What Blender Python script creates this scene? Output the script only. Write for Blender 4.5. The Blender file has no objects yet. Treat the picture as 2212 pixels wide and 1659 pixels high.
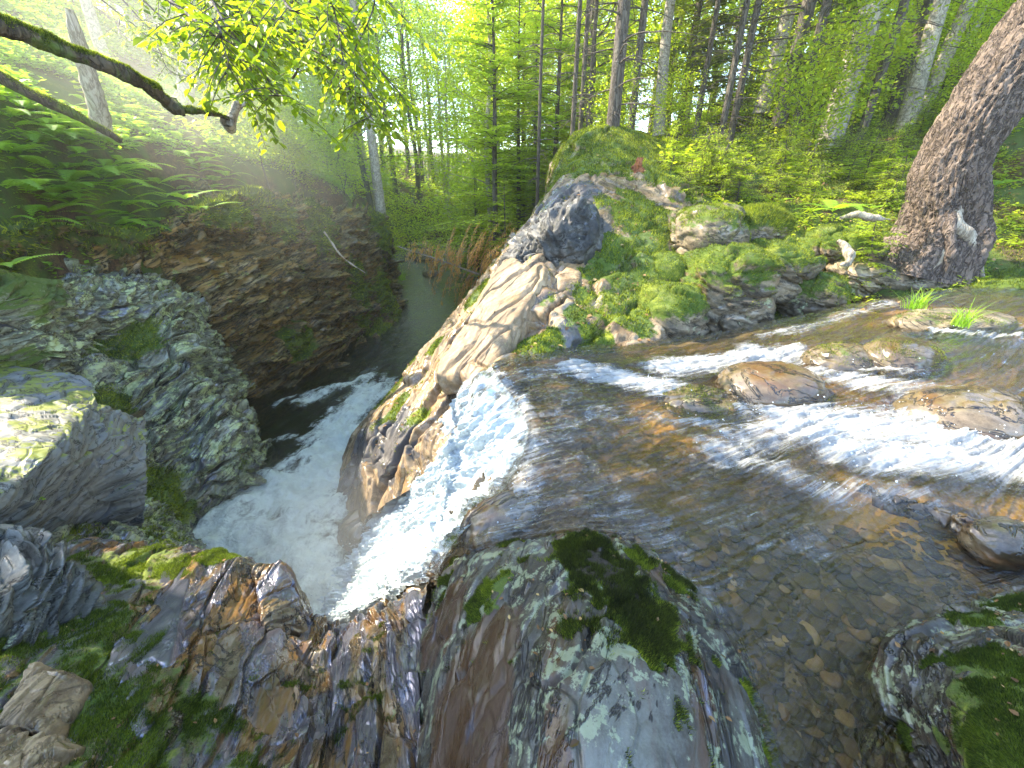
import bpy, math, random, time
import numpy as np
from mathutils import Vector
T00 = time.time()
SC = bpy.context.scene
COL = SC.collection
rad = math.radians
# ------------------------------------------------------------ camera
FPX, CX, CY = 395.0, 512.0, 384.0
PITCH = rad(26.0)
CAM = np.array([0.0, 0.0, 1.5])
cam = bpy.data.cameras.new("camera"); cam.sensor_width = 36; cam.lens = FPX/1024*36
cam.clip_start = 0.02; cam.clip_end = 600
co = bpy.data.objects.new("camera", cam); COL.objects.link(co)
co.location = CAM; co.rotation_euler = (math.pi/2-PITCH, 0, 0); SC.camera = co
# ------------------------------------------------------------ sky, sun, exposure
SUN_AZ, SUN_EL = -70.0, 43.0
w = bpy.data.worlds.new("World"); SC.world = w; w.use_nodes = True
nt = w.node_tree; bg = nt.nodes["Background"]
sky = nt.nodes.new("ShaderNodeTexSky"); sky.sky_type = 'NISHITA'; sky.sun_disc = False
sky.sun_elevation = rad(SUN_EL); sky.sun_rotation = rad(SUN_AZ); sky.air_density = 1.0; sky.dust_density = 0.6
nt.links.new(sky.outputs[0], bg.inputs[0]); bg.inputs[1].default_value = 0.15
sl = bpy.data.lights.new("sun", 'SUN'); sl.energy = 2.8; sl.angle = rad(0.5); sl.color = (1, .88, .68)
so = bpy.data.objects.new("sun", sl); COL.objects.link(so)
sd = Vector((math.sin(rad(SUN_AZ))*math.cos(rad(SUN_EL)), math.cos(rad(SUN_AZ))*math.cos(rad(SUN_EL)), math.sin(rad(SUN_EL))))
so.rotation_euler = sd.to_track_quat('Z', 'Y').to_euler()
SC.view_settings.view_transform = 'Standard'; SC.view_settings.look = 'None'
SC.view_settings.exposure = 2.9; SC.view_settings.gamma = 1
SC.cycles.max_bounces = 8; SC.cycles.transparent_max_bounces = 12; SC.cycles.diffuse_bounces = 4
SC.cycles.glossy_bounces = 3; SC.cycles.transmission_bounces = 5; SC.cycles.volume_bounces = 2
SC.cycles.caustics_reflective = False; SC.cycles.caustics_refractive = False
SC.cycles.sample_clamp_indirect = 6.0

# ------------------------------------------------------------ projection: photo point (2212 px wide) -> world
SCL = 1024/2212
_s, _c = math.sin(PITCH), math.cos(PITCH)
def ray(tx, ty):
    x = (tx*SCL-CX)/FPX; y = (CY-ty*SCL)/FPX
    return np.array([x, _c+y*_s, -_s+y*_c])
def P(tx, ty, Y=None, z=None, t=None):
    d = ray(tx, ty)
    if z is not None: t = (z-CAM[2])/d[2]
    elif Y is not None: t = Y/d[1]
    return CAM+d*t
def PZ(tx, ty, z): return P(tx, ty, z=z)
def PY(tx, ty, Y): return P(tx, ty, Y=Y)
# ------------------------------------------------------------ noise
def _hash(i, j, k, s):
    h = (i.astype(np.uint32)*np.uint32(374761393) + j.astype(np.uint32)*np.uint32(668265263)
         + k.astype(np.uint32)*np.uint32(2246822519) + np.uint32((s*3266489917) & 0xffffffff))
    h = (h ^ (h >> np.uint32(13)))*np.uint32(1274126177)
    h = (h ^ (h >> np.uint32(15)))*np.uint32(2246822519)
    return h ^ (h >> np.uint32(16))
def _u(h, k=0):
    return ((h >> np.uint32(k)) & np.uint32(0x3ff)).astype(np.float32)/1023.0
def perlin(p, seed=0):
    p = np.asarray(p, np.float32); f = np.floor(p); i = f.astype(np.int64); d = p-f
    u = d*d*d*(d*(d*6-15)+10); out = 0
    for a in (0, 1):
        for b in (0, 1):
            for c in (0, 1):
                h = _hash(i[:, 0]+a, i[:, 1]+b, i[:, 2]+c, seed)
                g = ((_u(h)*2-1)*(d[:, 0]-a) + (_u(h, 10)*2-1)*(d[:, 1]-b) + (_u(h, 20)*2-1)*(d[:, 2]-c))
                wgt = (u[:, 0] if a else 1-u[:, 0])*(u[:, 1] if b else 1-u[:, 1])*(u[:, 2] if c else 1-u[:, 2])
                out = out + g*wgt
    return out*1.4
def fbm(p, octv=4, seed=0, gain=.5, lac=2.03):
    p = np.asarray(p, np.float32); a = 1.0; o = 0
    for k in range(octv):
        o = o + a*perlin(p, seed+k*17); p = p*lac+3.7; a *= gain
    return o
def facets(p, seed=0, tilt=1.0):
    """Voronoi cells, each a tilted plane of its own: returns height and edge distance."""
    p = np.asarray(p, np.float32); i = np.floor(p).astype(np.int64); n = len(p)
    b1 = np.full(n, 9., np.float32); b2 = b1.copy(); hh = np.zeros(n, np.uint32); cc = np.zeros((n, 3), np.float32)
    for a in (-1, 0, 1):
        for b in (-1, 0, 1):
            for c in (-1, 0, 1):
                q = i+np.array([a, b, c]); h = _hash(q[:, 0], q[:, 1], q[:, 2], seed)
                ctr = q+np.stack([_u(h), _u(h, 10), _u(h, 20)], 1)
                d = ((p-ctr)**2).sum(1).astype(np.float32)
                m = d < b1
                b2 = np.where(m, b1, np.minimum(b2, d)); b1 = np.where(m, d, b1)
                hh = np.where(m, h, hh); cc = np.where(m[:, None], ctr, cc).astype(np.float32)
    h2 = _hash(hh.astype(np.int64), hh.astype(np.int64)*0+5, hh.astype(np.int64)*0, seed+3)
    g = np.stack([_u(h2)*2-1, _u(h2, 10)*2-1, _u(h2, 20)*2-1], 1)
    ht = (_u(hh, 5)*2-1)*.5 + tilt*(g*(p-cc)).sum(1)*.8
    return ht, np.sqrt(b2)-np.sqrt(b1)
def smooth(a, b, x):
    t = np.clip((x-a)/(b-a), 0, 1); return t*t*(3-2*t)
# ------------------------------------------------------------ meshes
def tag(o, label=None, cat=None, group=None, kind=None):
    if label: o["label"] = label
    if cat: o["category"] = cat
    if group: o["group"] = group
    if kind: o["kind"] = kind
    return o
def mesh(name, V, F, mat=None, smooth_=True, attrs=None, parent=None, origin=None, mats=None, midx=None):
    """V (n,3); F list of arrays (m,k). World coordinates; origin = where the object's origin goes."""
    V = np.asarray(V, np.float32)
    if origin is not None: V = V-np.asarray(origin, np.float32)
    if not isinstance(F, (list, tuple)): F = [F]
    F = [np.asarray(f, np.int32) for f in F if len(f)]
    me = bpy.data.meshes.new(name)
    me.vertices.add(len(V)); me.vertices.foreach_set("co", V.ravel())
    nl = sum(f.size for f in F); npoly = sum(len(f) for f in F)
    me.loops.add(nl); me.loops.foreach_set("vertex_index", np.concatenate([f.ravel() for f in F]))
    tot = np.concatenate([np.full(len(f), f.shape[1], np.int32) for f in F])
    st = np.concatenate([[0], np.cumsum(tot)[:-1]]).astype(np.int32)
    me.polygons.add(npoly); me.polygons.foreach_set("loop_start", st); me.polygons.foreach_set("loop_total", tot)
    me.polygons.foreach_set("use_smooth", np.full(npoly, bool(smooth_)))
    for k, v in (attrs or {}).items():
        v = np.asarray(v, np.float32)
        if v.ndim == 1:
            a = me.attributes.new(k, 'FLOAT', 'POINT'); a.data.foreach_set("value", v)
        else:
            a = me.attributes.new(k, 'FLOAT_VECTOR', 'POINT'); a.data.foreach_set("vector", v.ravel())
    if mats:
        for m in mats: me.materials.append(m)
        me.polygons.foreach_set("material_index", np.asarray(midx, np.int32))
    elif mat: me.materials.append(mat)
    me.update(); me.validate()
    o = bpy.data.objects.new(name, me); COL.objects.link(o)
    if origin is not None: o.location = [float(a) for a in origin]
    if parent is not None: child(o, parent)
    return o
def child(o, parent):
    o.parent = parent; o.location = o.location - parent.location
def empty(name, loc, rz=0):
    o = bpy.data.objects.new(name, None); COL.objects.link(o); o.location = [float(a) for a in loc]; o.rotation_euler = (0, 0, rz)
    o.empty_display_size = .1
    return o
def copy_tree(o, parent=None):
    c = o.copy(); COL.objects.link(c)
    if parent is not None: c.parent = parent
    for ch in list(o.children): copy_tree(ch, c)
    return c
def grid_faces(r, c):
    i = np.arange(r*c).reshape(r, c)
    return np.stack([i[:-1, :-1], i[:-1, 1:], i[1:, 1:], i[1:, :-1]], -1).reshape(-1, 4)
def cr(Pts, n, axis=0):
    """Catmull-Rom resampling of an array of points along an axis."""
    Pts = np.moveaxis(np.asarray(Pts, float), axis, 0); m = len(Pts)
    E = np.concatenate([[2*Pts[0]-Pts[1]], Pts, [2*Pts[-1]-Pts[-2]]])
    t = np.linspace(0, m-1, n); i = np.minimum(t.astype(int), m-2); f = (t-i).reshape(-1, *([1]*(Pts.ndim-1)))
    a, b, c, d = E[i], E[i+1], E[i+2], E[i+3]
    r = .5*((2*b)+(-a+c)*f+(2*a-5*b+4*c-d)*f*f+(-a+3*b-3*c+d)*f**3)
    return np.moveaxis(r, 0, axis)
def grid_normals(G):
    du = np.gradient(G, axis=0); dv = np.gradient(G, axis=1)
    n = np.cross(du, dv); return n/np.maximum(np.linalg.norm(n, axis=-1, keepdims=True), 1e-9)
def basis(normal, along=(0, 0, 1)):
    n = np.array(normal, float); n /= np.linalg.norm(n); a = np.array(along, float); a -= n*(a@n); a /= np.linalg.norm(a)
    return np.stack([a, np.cross(n, a), n], 1)
def blob(p, pts, r, warp=.35, seed=5, soft=.35, fq=3.1):
    """Mask: 1 near any of the 3-D points (point or (point, radius)), with a ragged edge."""
    wv = fbm(p*fq, 5, seed)*warp
    m = np.zeros(len(p), np.float32)
    for q in pts:
        c, rr = (q if isinstance(q, tuple) else (q, r))
        d = np.linalg.norm(p-c, axis=1)/rr + wv
        m = np.maximum(m, 1-smooth(1-soft, 1+soft, d))
    return m
# ------------------------------------------------------------ materials
class MT:
    def __init__(s, name):
        s.m = bpy.data.materials.new(name); s.m.use_nodes = True; s.nt = s.m.node_tree
        for n in list(s.nt.nodes): s.nt.nodes.remove(n)
        s.out = s.nt.nodes.new("ShaderNodeOutputMaterial")
    def n(s, typ, props=None, **ins):
        nd = s.nt.nodes.new("ShaderNode"+typ)
        for k, v in (props or {}).items(): setattr(nd, k, v)
        for k, v in ins.items():
            sk = nd.inputs[int(k[1:])] if k[0] == 'i' and k[1:].isdigit() else nd.inputs[k.replace('_', ' ')]
            s.set(sk, v)
        return nd
    def set(s, sk, v):
        if hasattr(v, 'is_linked') or hasattr(v, 'links'): s.nt.links.new(v, sk)
        elif isinstance(v, (tuple, list)) and len(v) == 3 and sk.type == 'RGBA': sk.default_value = (*v, 1)
        else: sk.default_value = v
    def math(s, op, a, b=0.0, c=0.0, clamp=False):
        return s.n("Math", {'operation': op, 'use_clamp': clamp}, i0=a, i1=b, i2=c).outputs[0]
    def vmul(s, v, k): return s.n("VectorMath", {'operation': 'MULTIPLY'}, i0=v, i1=k).outputs[0]
    def mix(s, f, a, b):
        nd = s.nt.nodes.new("ShaderNodeMix"); nd.data_type = 'RGBA'
        s.set(nd.inputs[0], f); s.set(nd.inputs[6], a); s.set(nd.inputs[7], b); return nd.outputs[2]
    def mixv(s, f, a, b):
        nd = s.nt.nodes.new("ShaderNodeMix"); nd.data_type = 'FLOAT'
        s.set(nd.inputs[0], f); s.set(nd.inputs[2], a); s.set(nd.inputs[3], b); return nd.outputs[0]
    def ramp(s, f, stops):
        nd = s.nt.nodes.new("ShaderNodeValToRGB"); el = nd.color_ramp.elements
        while len(el) < len(stops): el.new(0.5)
        for e, (p_, c_) in zip(el, stops):
            e.position = p_; e.color = (c_, c_, c_, 1) if isinstance(c_, (int, float)) else (*c_, 1)
        s.nt.links.new(f, nd.inputs[0]); return nd.outputs[0]
    def step(s, f, a, b):
        nd = s.nt.nodes.new("ShaderNodeMapRange"); nd.interpolation_type = 'SMOOTHSTEP'
        s.set(nd.inputs[0], f); nd.inputs[1].default_value = a; nd.inputs[2].default_value = b; return nd.outputs[0]
    def stepr(s, f, a, b):
        return s.math('SUBTRACT', 1.0, s.step(f, b, a))
    def noise(s, v, scale, detail=5, rough=.55, dist=0.0):
        return s.n("TexNoise", None, Vector=v, Scale=scale, Detail=detail, Roughness=rough, Distortion=dist).outputs[0]
    def vor(s, v, scale, feature='F1', out=0):
        return s.n("TexVoronoi", {'feature': feature}, Vector=v, Scale=scale).outputs[out]
    def attr(s, name, fac=True):
        nd = s.n("Attribute", {'attribute_name': name}); return nd.outputs['Fac' if fac else 'Vector']
    def bump(s, h, strength=.5, dist=.02, normal=None):
        nd = s.n("Bump", None, Height=h, Strength=strength, Distance=dist)
        if normal is not None: s.nt.links.new(normal, nd.inputs['Normal'])
        return nd.outputs[0]
    def bsdf(s, **k): return s.n("BsdfPrincipled", None, **k).outputs[0]
    def done(s, sh, vol=None):
        if sh is not None: s.nt.links.new(sh, s.out.inputs[0])
        if vol is not None: s.nt.links.new(vol, s.out.inputs[1])
        return s.m

MOSS_DARK, MOSS_MID, MOSS_LIT = (.018, .028, .006), (.075, .11, .012), (.25, .27, .025)  # moss tones, mixed by noise
def moss_layer(m, pos):
    big = m.noise(pos, 2.3, 4); fine = m.noise(pos, 60, 4, .7)
    c = m.ramp(m.math('ADD', m.math('MULTIPLY', big, .65), m.math('MULTIPLY', fine, .4)),
               [(.30, MOSS_DARK), (.45, (.06, .10, .012)), (.56, MOSS_MID), (.72, MOSS_LIT)])
    c = m.mix(m.math('MULTIPLY', m.step(m.noise(pos, 7, 5, .7), .56, .68), .6), c, (.07, .05, .02))
    return c, fine
def rock_mat(name, lich_up=False, lscale=5.5, crackf=1.0, crackw=.022, dkc=(.014, .014, .015), metal=0.0, dark=(.03, .027, .02), mid=(.12, .10, .07), light=(.28, .26, .21), ochre=(.22, .12, .04), ochre_amt=.35,
             lichen=(.42, .45, .25), lichen_amt=.3, wet=.5, streak=1.0, bump=1.0, grow=0.5, wetrough=.12):
    """Layered rock. 'sc' = position along and across the bedding; 'moss','bare' = masks of what grows on it."""
    m = MT(name); sc = m.attr('sc', False); pos = m.n("TexCoord").outputs['Object']
    a1 = m.vmul(sc, (1.3, 2.2, 2+8*streak)); a2 = m.vmul(sc, (5, 8, 8+30*streak))
    n1 = m.noise(a1, 1.0, 6, .65, .6); n2 = m.noise(a2, 1.0, 5, .65, .4); n3 = m.noise(pos, 1.3, 4, .6)
    n4 = m.noise(pos, 34, 6, .7); n6 = m.noise(pos, 130, 3, .7)
    f = m.math('ADD', m.math('MULTIPLY', n1, .5), m.math('ADD', m.math('MULTIPLY', n2, .25), m.math('ADD', m.math('MULTIPLY', n4, .15), m.math('MULTIPLY', n6, .12))))
    col = m.ramp(f, [(.36, dark), (.48, mid), (.58, light), (.70, tuple(min(1, c*1.35) for c in light))])
    och = m.step(m.noise(m.vmul(sc, (1.6, 1.6, 7)), 1.0, 5, .6), .62-.3*ochre_amt, .78-.3*ochre_amt)
    col = m.mix(m.math('MULTIPLY', och, .75), col, m.mix(n2, tuple(c*.35 for c in ochre), ochre))
    li = m.step(m.math('ADD', m.noise(pos, lscale, 6, .7), m.math('MULTIPLY', m.math('SUBTRACT', n4, .5), .25)), .70-.3*lichen_amt, .735-.3*lichen_amt)
    nz = m.n("NewGeometry").outputs['Normal']; up = m.n("SeparateXYZ", None, Vector=nz).outputs[2]
    if lich_up: li = m.math('MULTIPLY', li, m.step(up, .55, .75))
    col = m.mix(m.math('MULTIPLY', li, .8), col, m.mix(n4, tuple(c*.6 for c in lichen), lichen))
    crack = m.math('MAXIMUM', m.step(m.math('ABSOLUTE', m.math('SUBTRACT', m.noise(m.vmul(sc, (1.6, 2.4, 3+12*streak)), 1.0, 6, .65, .8), .5)), 0.0, crackw), 1.0-crackf)
    col = m.mix(crack, tuple(c*.4 for c in dark), col)
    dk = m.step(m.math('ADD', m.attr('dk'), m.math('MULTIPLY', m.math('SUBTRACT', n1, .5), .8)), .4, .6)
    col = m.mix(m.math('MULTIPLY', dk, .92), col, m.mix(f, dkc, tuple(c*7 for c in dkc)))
    # moss
    mm = m.math('ADD', m.attr('moss'), m.math('ADD', m.math('MULTIPLY', m.math('SUBTRACT', m.noise(pos, 5.5, 8, .75), .5), 1.9),
                m.math('MULTIPLY', m.math('SUBTRACT', up, .6), .35)))
    mm = m.step(mm, .54-.25*grow, .84-.25*grow)
    mc, fine = moss_layer(m, pos)
    mc = m.mix(m.attr('mdk'), mc, m.mix(fine, (.008, .006, .004), (.04, .028, .014)))
    col2 = m.mix(mm, col, mc)
    h = m.math('ADD', m.math('MULTIPLY', n1, .5), m.math('ADD', m.math('MULTIPLY', n2, .3), m.math('ADD', m.math('MULTIPLY', crack, .3), m.math('ADD', m.math('MULTIPLY', n4, .10), m.math('MULTIPLY', n6, .04)))))
    h = m.mixv(mm, h, m.math('ADD', .5, m.math('MULTIPLY', fine, 1.0)))
    nrm = m.bump(h, .5*bump, .03)
    wetn = m.step(m.noise(m.vmul(sc, (3, 3, 9)), 1.0, 4, .6), .62-.4*wet, .72-.4*wet)
    rough = m.mixv(wetn, .62, wetrough); rough = m.mixv(mm, rough, .95)
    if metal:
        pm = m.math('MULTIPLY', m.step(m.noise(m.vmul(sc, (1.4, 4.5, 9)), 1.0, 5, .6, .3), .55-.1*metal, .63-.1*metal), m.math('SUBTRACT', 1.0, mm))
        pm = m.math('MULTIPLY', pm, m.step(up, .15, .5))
        col2 = m.mix(m.math('MULTIPLY', pm, .8), col2, m.mix(n2, (.07, .07, .09), (.30, .31, .40)))  # bluish metallic patches painted on upward faces stand in for reflected sky
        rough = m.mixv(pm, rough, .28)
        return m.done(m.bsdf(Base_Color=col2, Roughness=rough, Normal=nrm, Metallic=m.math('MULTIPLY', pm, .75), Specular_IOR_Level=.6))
    sh = m.bsdf(Base_Color=col2, Roughness=rough, Normal=nrm, Specular_IOR_Level=m.mixv(wetn, .35, .75))
    return m.done(sh)
# ------------------------------------------------------------ rock surfaces
ROCKS = {}
def rock_disp(Pv, Nv, B, amp=.05, cell=2.5, stretch=(1, 1, 2.5), ledge=.03, ledge_f=5, fine=.012, seed=1, big=.12, rough3=1.0, hard=False):
    s = Pv@B
    wv = np.stack([fbm(Pv*1.7, 3, seed+1), fbm(Pv*1.7+9, 3, seed+2), fbm(Pv*1.7+19, 3, seed+3)], 1)
    h1, e1 = facets(s*np.array(stretch)*cell+wv*.25, seed, 1.0)
    h2, e2 = facets(s*np.array(stretch)*cell*2.7+wv*.4+3, seed+7, 1.0)
    h3, e3 = facets(s*np.array((stretch[0], stretch[1], stretch[2]*1.5))*cell*6.0+wv*.6, seed+9, 1.0)
    q = s[:, 2]*ledge_f+wv[:, 0]*.5+h1*1.0; fr = q-np.floor(q)
    cut = 1-smooth(0, .07, e1)
    lay = np.where(fr < .86, (fr/.86)**1.4, (1-fr)/.14)-.5
    if not hard: h1 = (h1+.4)*smooth(0, .10, e1); h2 = (h2+.4)*smooth(0, .12, e2); h3 = h3*smooth(0, .15, e3)
    d = amp*h1+amp*.40*h2+amp*rough3*.14*h3-amp*.35*cut+ledge*lay+fine*1.2*fbm(s*np.array((6, 6, 16)), 3, seed+5)+big*.5*fbm(Pv*.8, 2, seed+8)
    return d, e1
def rock_patch(name, ctrl, nr, nc, B, mat, label, cat='rock', moss=None, moss_v=1.0, edge=0.0, closed=False, group=None, mask=None, tagit=True, mflat=.6, attrs=None, **kw):
    C = np.array([[p for p in r] for r in ctrl], float)
    G = cr(cr(C, nr, 0), nc, 1)
    N = grid_normals(G)
    if (N*(CAM-G)).sum(-1).mean() < 0: N = -N
    Pv = G.reshape(-1, 3); Nv = N.reshape(-1, 3)
    d, e1 = rock_disp(Pv, Nv, B, **kw)
    mo = np.zeros(len(Pv), np.float32) if moss is None else (moss(Pv) if callable(moss) else blob(Pv, moss, .4))*moss_v
    V = Pv+Nv*(d*(1-mflat*np.clip(mo*1.4, 0, 1)))[:, None]
    # moss stands proud and smooths what it grows on
    F = grid_faces(nr, nc)
    at = {'sc': V@B, 'moss': mo}
    for k, f in (attrs or {}).items(): at[k] = f(V)
    org = V.mean(0); org[2] = V[:, 2].min()
    o = mesh(name, V, F, mat, True, at, origin=org)
    if tagit: tag(o, label, cat, group)
    ROCKS[name] = (V.reshape(nr, nc, 3), Nv.reshape(nr, nc, 3), mo.reshape(nr, nc), o)
    return o
def ico(n):
    import bmesh
    bm = bmesh.new(); bmesh.ops.create_icosphere(bm, subdivisions=n, radius=1)
    V = np.array([v.co[:] for v in bm.verts]); F = np.array([[v.index for v in f.verts] for f in bm.faces]); bm.free(); return V, F
ICO = {k: ico(k) for k in (1, 2, 3, 5, 6)}
def boulder(name, label, c, size, B, mat, rz=0.0, sub=5, seed=1, moss=0.0, cat='rock', power=2.6, group=None, tilt=0.0, mossup=0.0, **kw):
    V, F = ICO[sub]; V = V.copy()
    r = (np.abs(V)**power).sum(1)**(1/power); U = V/r[:, None]
    ca, sa = math.cos(rz), math.sin(rz); ct, st = math.cos(tilt), math.sin(tilt)
    R = np.array([[ca, -sa, 0], [sa, ca, 0], [0, 0, 1]])@np.array([[ct, 0, st], [0, 1, 0], [-st, 0, ct]])
    Pv = (U*np.array(size))@R.T; N = (U/np.array(size))@R.T; N /= np.linalg.norm(N, axis=1, keepdims=True)
    Pv = Pv+np.array(c)
    k = dict(amp=.06*max(size), cell=.9/max(size), ledge=.03*max(size), ledge_f=3/max(size), fine=.006, big=.15*max(size)); k.update(kw)
    d, e = rock_disp(Pv, N, B, seed=seed, **k)
    W = Pv+N*d[:, None]
    mo = moss+mossup*.75*smooth(-.35, .7, N[:, 2])
    org = np.array(c, float); org[2] = W[:, 2].min()
    o = mesh(name, W, F, mat, True, {'sc': W@B, 'moss': mo}, origin=org); tag(o, label, cat, group)
    ROCKS.setdefault('_b', []).append((W, N, mo, o)); 
    return o, W, N, mo
# ------------------------------------------------------------ fuzzy moss / leafy bits scattered over a surface
def pick(V, N, wgt, count, rng, tri=None):
    """Random points on a triangulated / quad surface weighted by area * wgt."""
    F = tri; a, b, c, d = V[F[:, 0]], V[F[:, 1]], V[F[:, 2]], V[F[:, 3 if F.shape[1] == 4 else 2]]
    area = np.linalg.norm(np.cross(c-a, d-b if F.shape[1] == 4 else b-a), axis=1)
    pw = area*np.clip(wgt[F].mean(1), 0, None); s = pw.sum()
    if s <= 0: return np.zeros((0, 3)), np.zeros((0, 3))
    i = rng.choice(len(F), count, p=pw/s); u, v = rng.random((2, count))
    u, v = u[:, None], v[:, None]
    p = (a[i]*(1-u)*(1-v)+b[i]*u*(1-v)+c[i]*u*v+d[i]*(1-u)*v) if F.shape[1] == 4 else a[i]+(b[i]-a[i])*u+(c[i]-a[i])*v*(1-u)
    return p, N[F[i]].mean(1)
def blades(p, n, L, wd, rng, lean=.8):
    """Three-vertex moss shoots."""
    k = len(p); r = rng.normal(size=(k, 3)); dr = n+lean*r*.6+np.array([0, 0, .25]); dr /= np.linalg.norm(dr, axis=1, keepdims=True)
    s = np.cross(dr, rng.normal(size=(k, 3))); s /= np.linalg.norm(s, axis=1, keepdims=True)
    Ls = (L*(.5+rng.random(k)))[:, None]; ws = wd*(.6+.8*rng.random(k))[:, None]
    V = np.stack([p-s*ws-n*.004, p+s*ws-n*.004, p+dr*Ls], 1).reshape(-1, 3)
    return V, np.arange(3*k).reshape(-1, 3)
def leaf_mat(name, c0, c1, c2=None, trans=.45, rough=.5, pos_scale=.8, rnd=1.0, mossy=False):
    m = MT(name); rn = m.attr('rnd'); pos = m.n("TexCoord").outputs['Object']
    f = m.math('ADD', m.math('MULTIPLY', rn, .6*rnd), m.math('MULTIPLY', m.noise(pos, pos_scale, 3), .4))
    if mossy: f = m.math('ADD', m.math('MULTIPLY', rn, .35), m.math('ADD', m.math('MULTIPLY', m.noise(pos, 3.0, 6, .7), .75), -.05))
    st = [(.2, c0), (.6, c1)] + ([(.8, c2)] if c2 else [])
    if mossy: st = [(.30, tuple(x*.6 for x in c0)), (.42, c0), (.52, c1), (.70, c2)]
    col = m.ramp(f, st)
    d = m.bsdf(Base_Color=col, Roughness=rough, Specular_IOR_Level=.35)
    tcol = m.mix(.06 if mossy else .35, col, (.45, .5, .03))
    t = m.n("BsdfTranslucent", None, Color=m.vmul(tcol, (1.9, 2.0, 1.0))).outputs[0]
    return m.done(m.n("MixShader", None, i0=trans, i1=d, i2=t).outputs[0])
def moss_mat(name='moss_shoots', c0=(.03, .05, .008), c1=(.12, .17, .015), c2=(.34, .36, .03)):
    return leaf_mat(name, c0, c1, c2, trans=.35, rough=.8, pos_scale=2.5, mossy=True)
MM = moss_mat()
MMD = moss_mat('dark_moss_shoots', (.012, .014, .005), (.035, .04, .008), (.09, .12, .012))
def moss_on(V, N, mo, F, o, count, L, wd, rng, thresh=.35, mat=None, name='moss', seed=2, lean=.8):
    g = mo+.75*fbm(V*4.5, 4, 11+seed)+.5*fbm(V*17, 3, 12+seed)+.25*(N[:, 2]-.6)
    wgt = smooth(thresh-.08, thresh+.45, g)
    p, n = pick(V, N, wgt, count, rng, F)
    if not len(p): return None
    BV, BF = blades(p, n, L, wd, rng, lean)
    rn = np.repeat(np.clip(.5+.35*rng.normal(size=len(p)), 0, 1), 3)
    return mesh(name, BV, BF, mat or MM, False, {'rnd': rn}, parent=o, origin=list(o.location))
def moss_patch_on(name, count, L, wd, rng, **k):
    V, N, mo, o = ROCKS[name]; nr, nc = mo.shape
    return moss_on(V.reshape(-1, 3), N.reshape(-1, 3), mo.ravel(), grid_faces(nr, nc), o, count, L, wd, rng, **k)

def strata(p, q, N, k=.5):
    """Bedding whose edges run from p to q on a face with normal N."""
    a = np.array(q)-np.array(p); a /= np.linalg.norm(a); N = np.array(N, float); N /= np.linalg.norm(N)
    n = np.cross(a, N); n = n+k*N; n /= np.linalg.norm(n); a = a-n*(a@n); a /= np.linalg.norm(a); return np.stack([a, np.cross(n, a), n], 1)
B_DIAG = strata(PY(560,680,8.6), PY(700,585,10.5), (.8, -.6, .2), .35)
B_LEFT = strata(PY(290,900,4.2), PY(420,780,5.2), (.7, -.3, .6), .45)
B_RIDGE = strata(PY(985,800,4.15), PY(1200,540,5.7), (-.4, -.4, .8), .8)
B_FORE = strata(PZ(390,1600,-.1), PZ(490,1300,-.45), (.2, .1, 1), .3)
B_DOME = strata(PZ(1180,1640,.36), PZ(1240,1250,.2), (0, 0, 1), .2)
B_FLAT = basis((.15, -.2, 1), (1, 0, 0))
R_CLIFF = rock_mat('cliff_rock', dark=(.022, .016, .007), mid=(.10, .074, .028), light=(.27, .20, .085), ochre=(.38, .21, .045), ochre_amt=.6, lichen=(.26, .30, .08), lichen_amt=.35, wet=.35, grow=.35, bump=2.0, crackw=.055, streak=.6)
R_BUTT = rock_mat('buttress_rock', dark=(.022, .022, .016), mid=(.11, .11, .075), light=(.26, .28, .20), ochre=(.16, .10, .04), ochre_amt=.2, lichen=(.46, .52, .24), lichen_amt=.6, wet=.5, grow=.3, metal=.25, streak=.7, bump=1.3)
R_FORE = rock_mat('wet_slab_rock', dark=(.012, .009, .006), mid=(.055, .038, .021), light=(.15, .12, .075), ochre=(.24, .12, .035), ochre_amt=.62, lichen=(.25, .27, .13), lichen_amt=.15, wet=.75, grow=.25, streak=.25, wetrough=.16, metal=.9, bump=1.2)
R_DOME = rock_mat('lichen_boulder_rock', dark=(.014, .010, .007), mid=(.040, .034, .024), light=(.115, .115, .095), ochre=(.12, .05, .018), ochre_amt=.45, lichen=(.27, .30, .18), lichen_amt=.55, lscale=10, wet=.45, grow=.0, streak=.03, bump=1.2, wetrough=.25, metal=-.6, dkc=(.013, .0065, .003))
R_RIDGE = rock_mat('ridge_rock', streak=.3, bump=.9, crackf=.5, dark=(.03, .022, .014), mid=(.15, .105, .062), light=(.34, .25, .15), ochre=(.34, .2, .08), ochre_amt=.4, lichen=(.42, .42, .25), lichen_amt=.2, wet=.35, grow=.35)
R_DARK = rock_mat('dark_crag_rock', streak=.2, dark=(.012, .012, .012), mid=(.04, .04, .039), light=(.12, .12, .115), ochre=(.12, .09, .05), ochre_amt=.1, lichen=(.3, .33, .25), lichen_amt=.2, wet=.1, grow=.3)
R_WET = rock_mat('wet_brown_rock', streak=.15, dark=(.018, .012, .007), mid=(.075, .055, .03), light=(.17, .13, .08), ochre=(.13, .06, .02), ochre_amt=.35, lichen_amt=.05, wet=1.1, grow=.1, wetrough=.08)
R_MOSSY = rock_mat('mossy_stone', streak=.3, dark=(.022, .018, .012), mid=(.10, .08, .05), light=(.28, .22, .14), ochre=(.26, .16, .07), ochre_amt=.3, lichen_amt=.3, wet=.2, grow=.6)

rng = np.random.default_rng(7)
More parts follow.
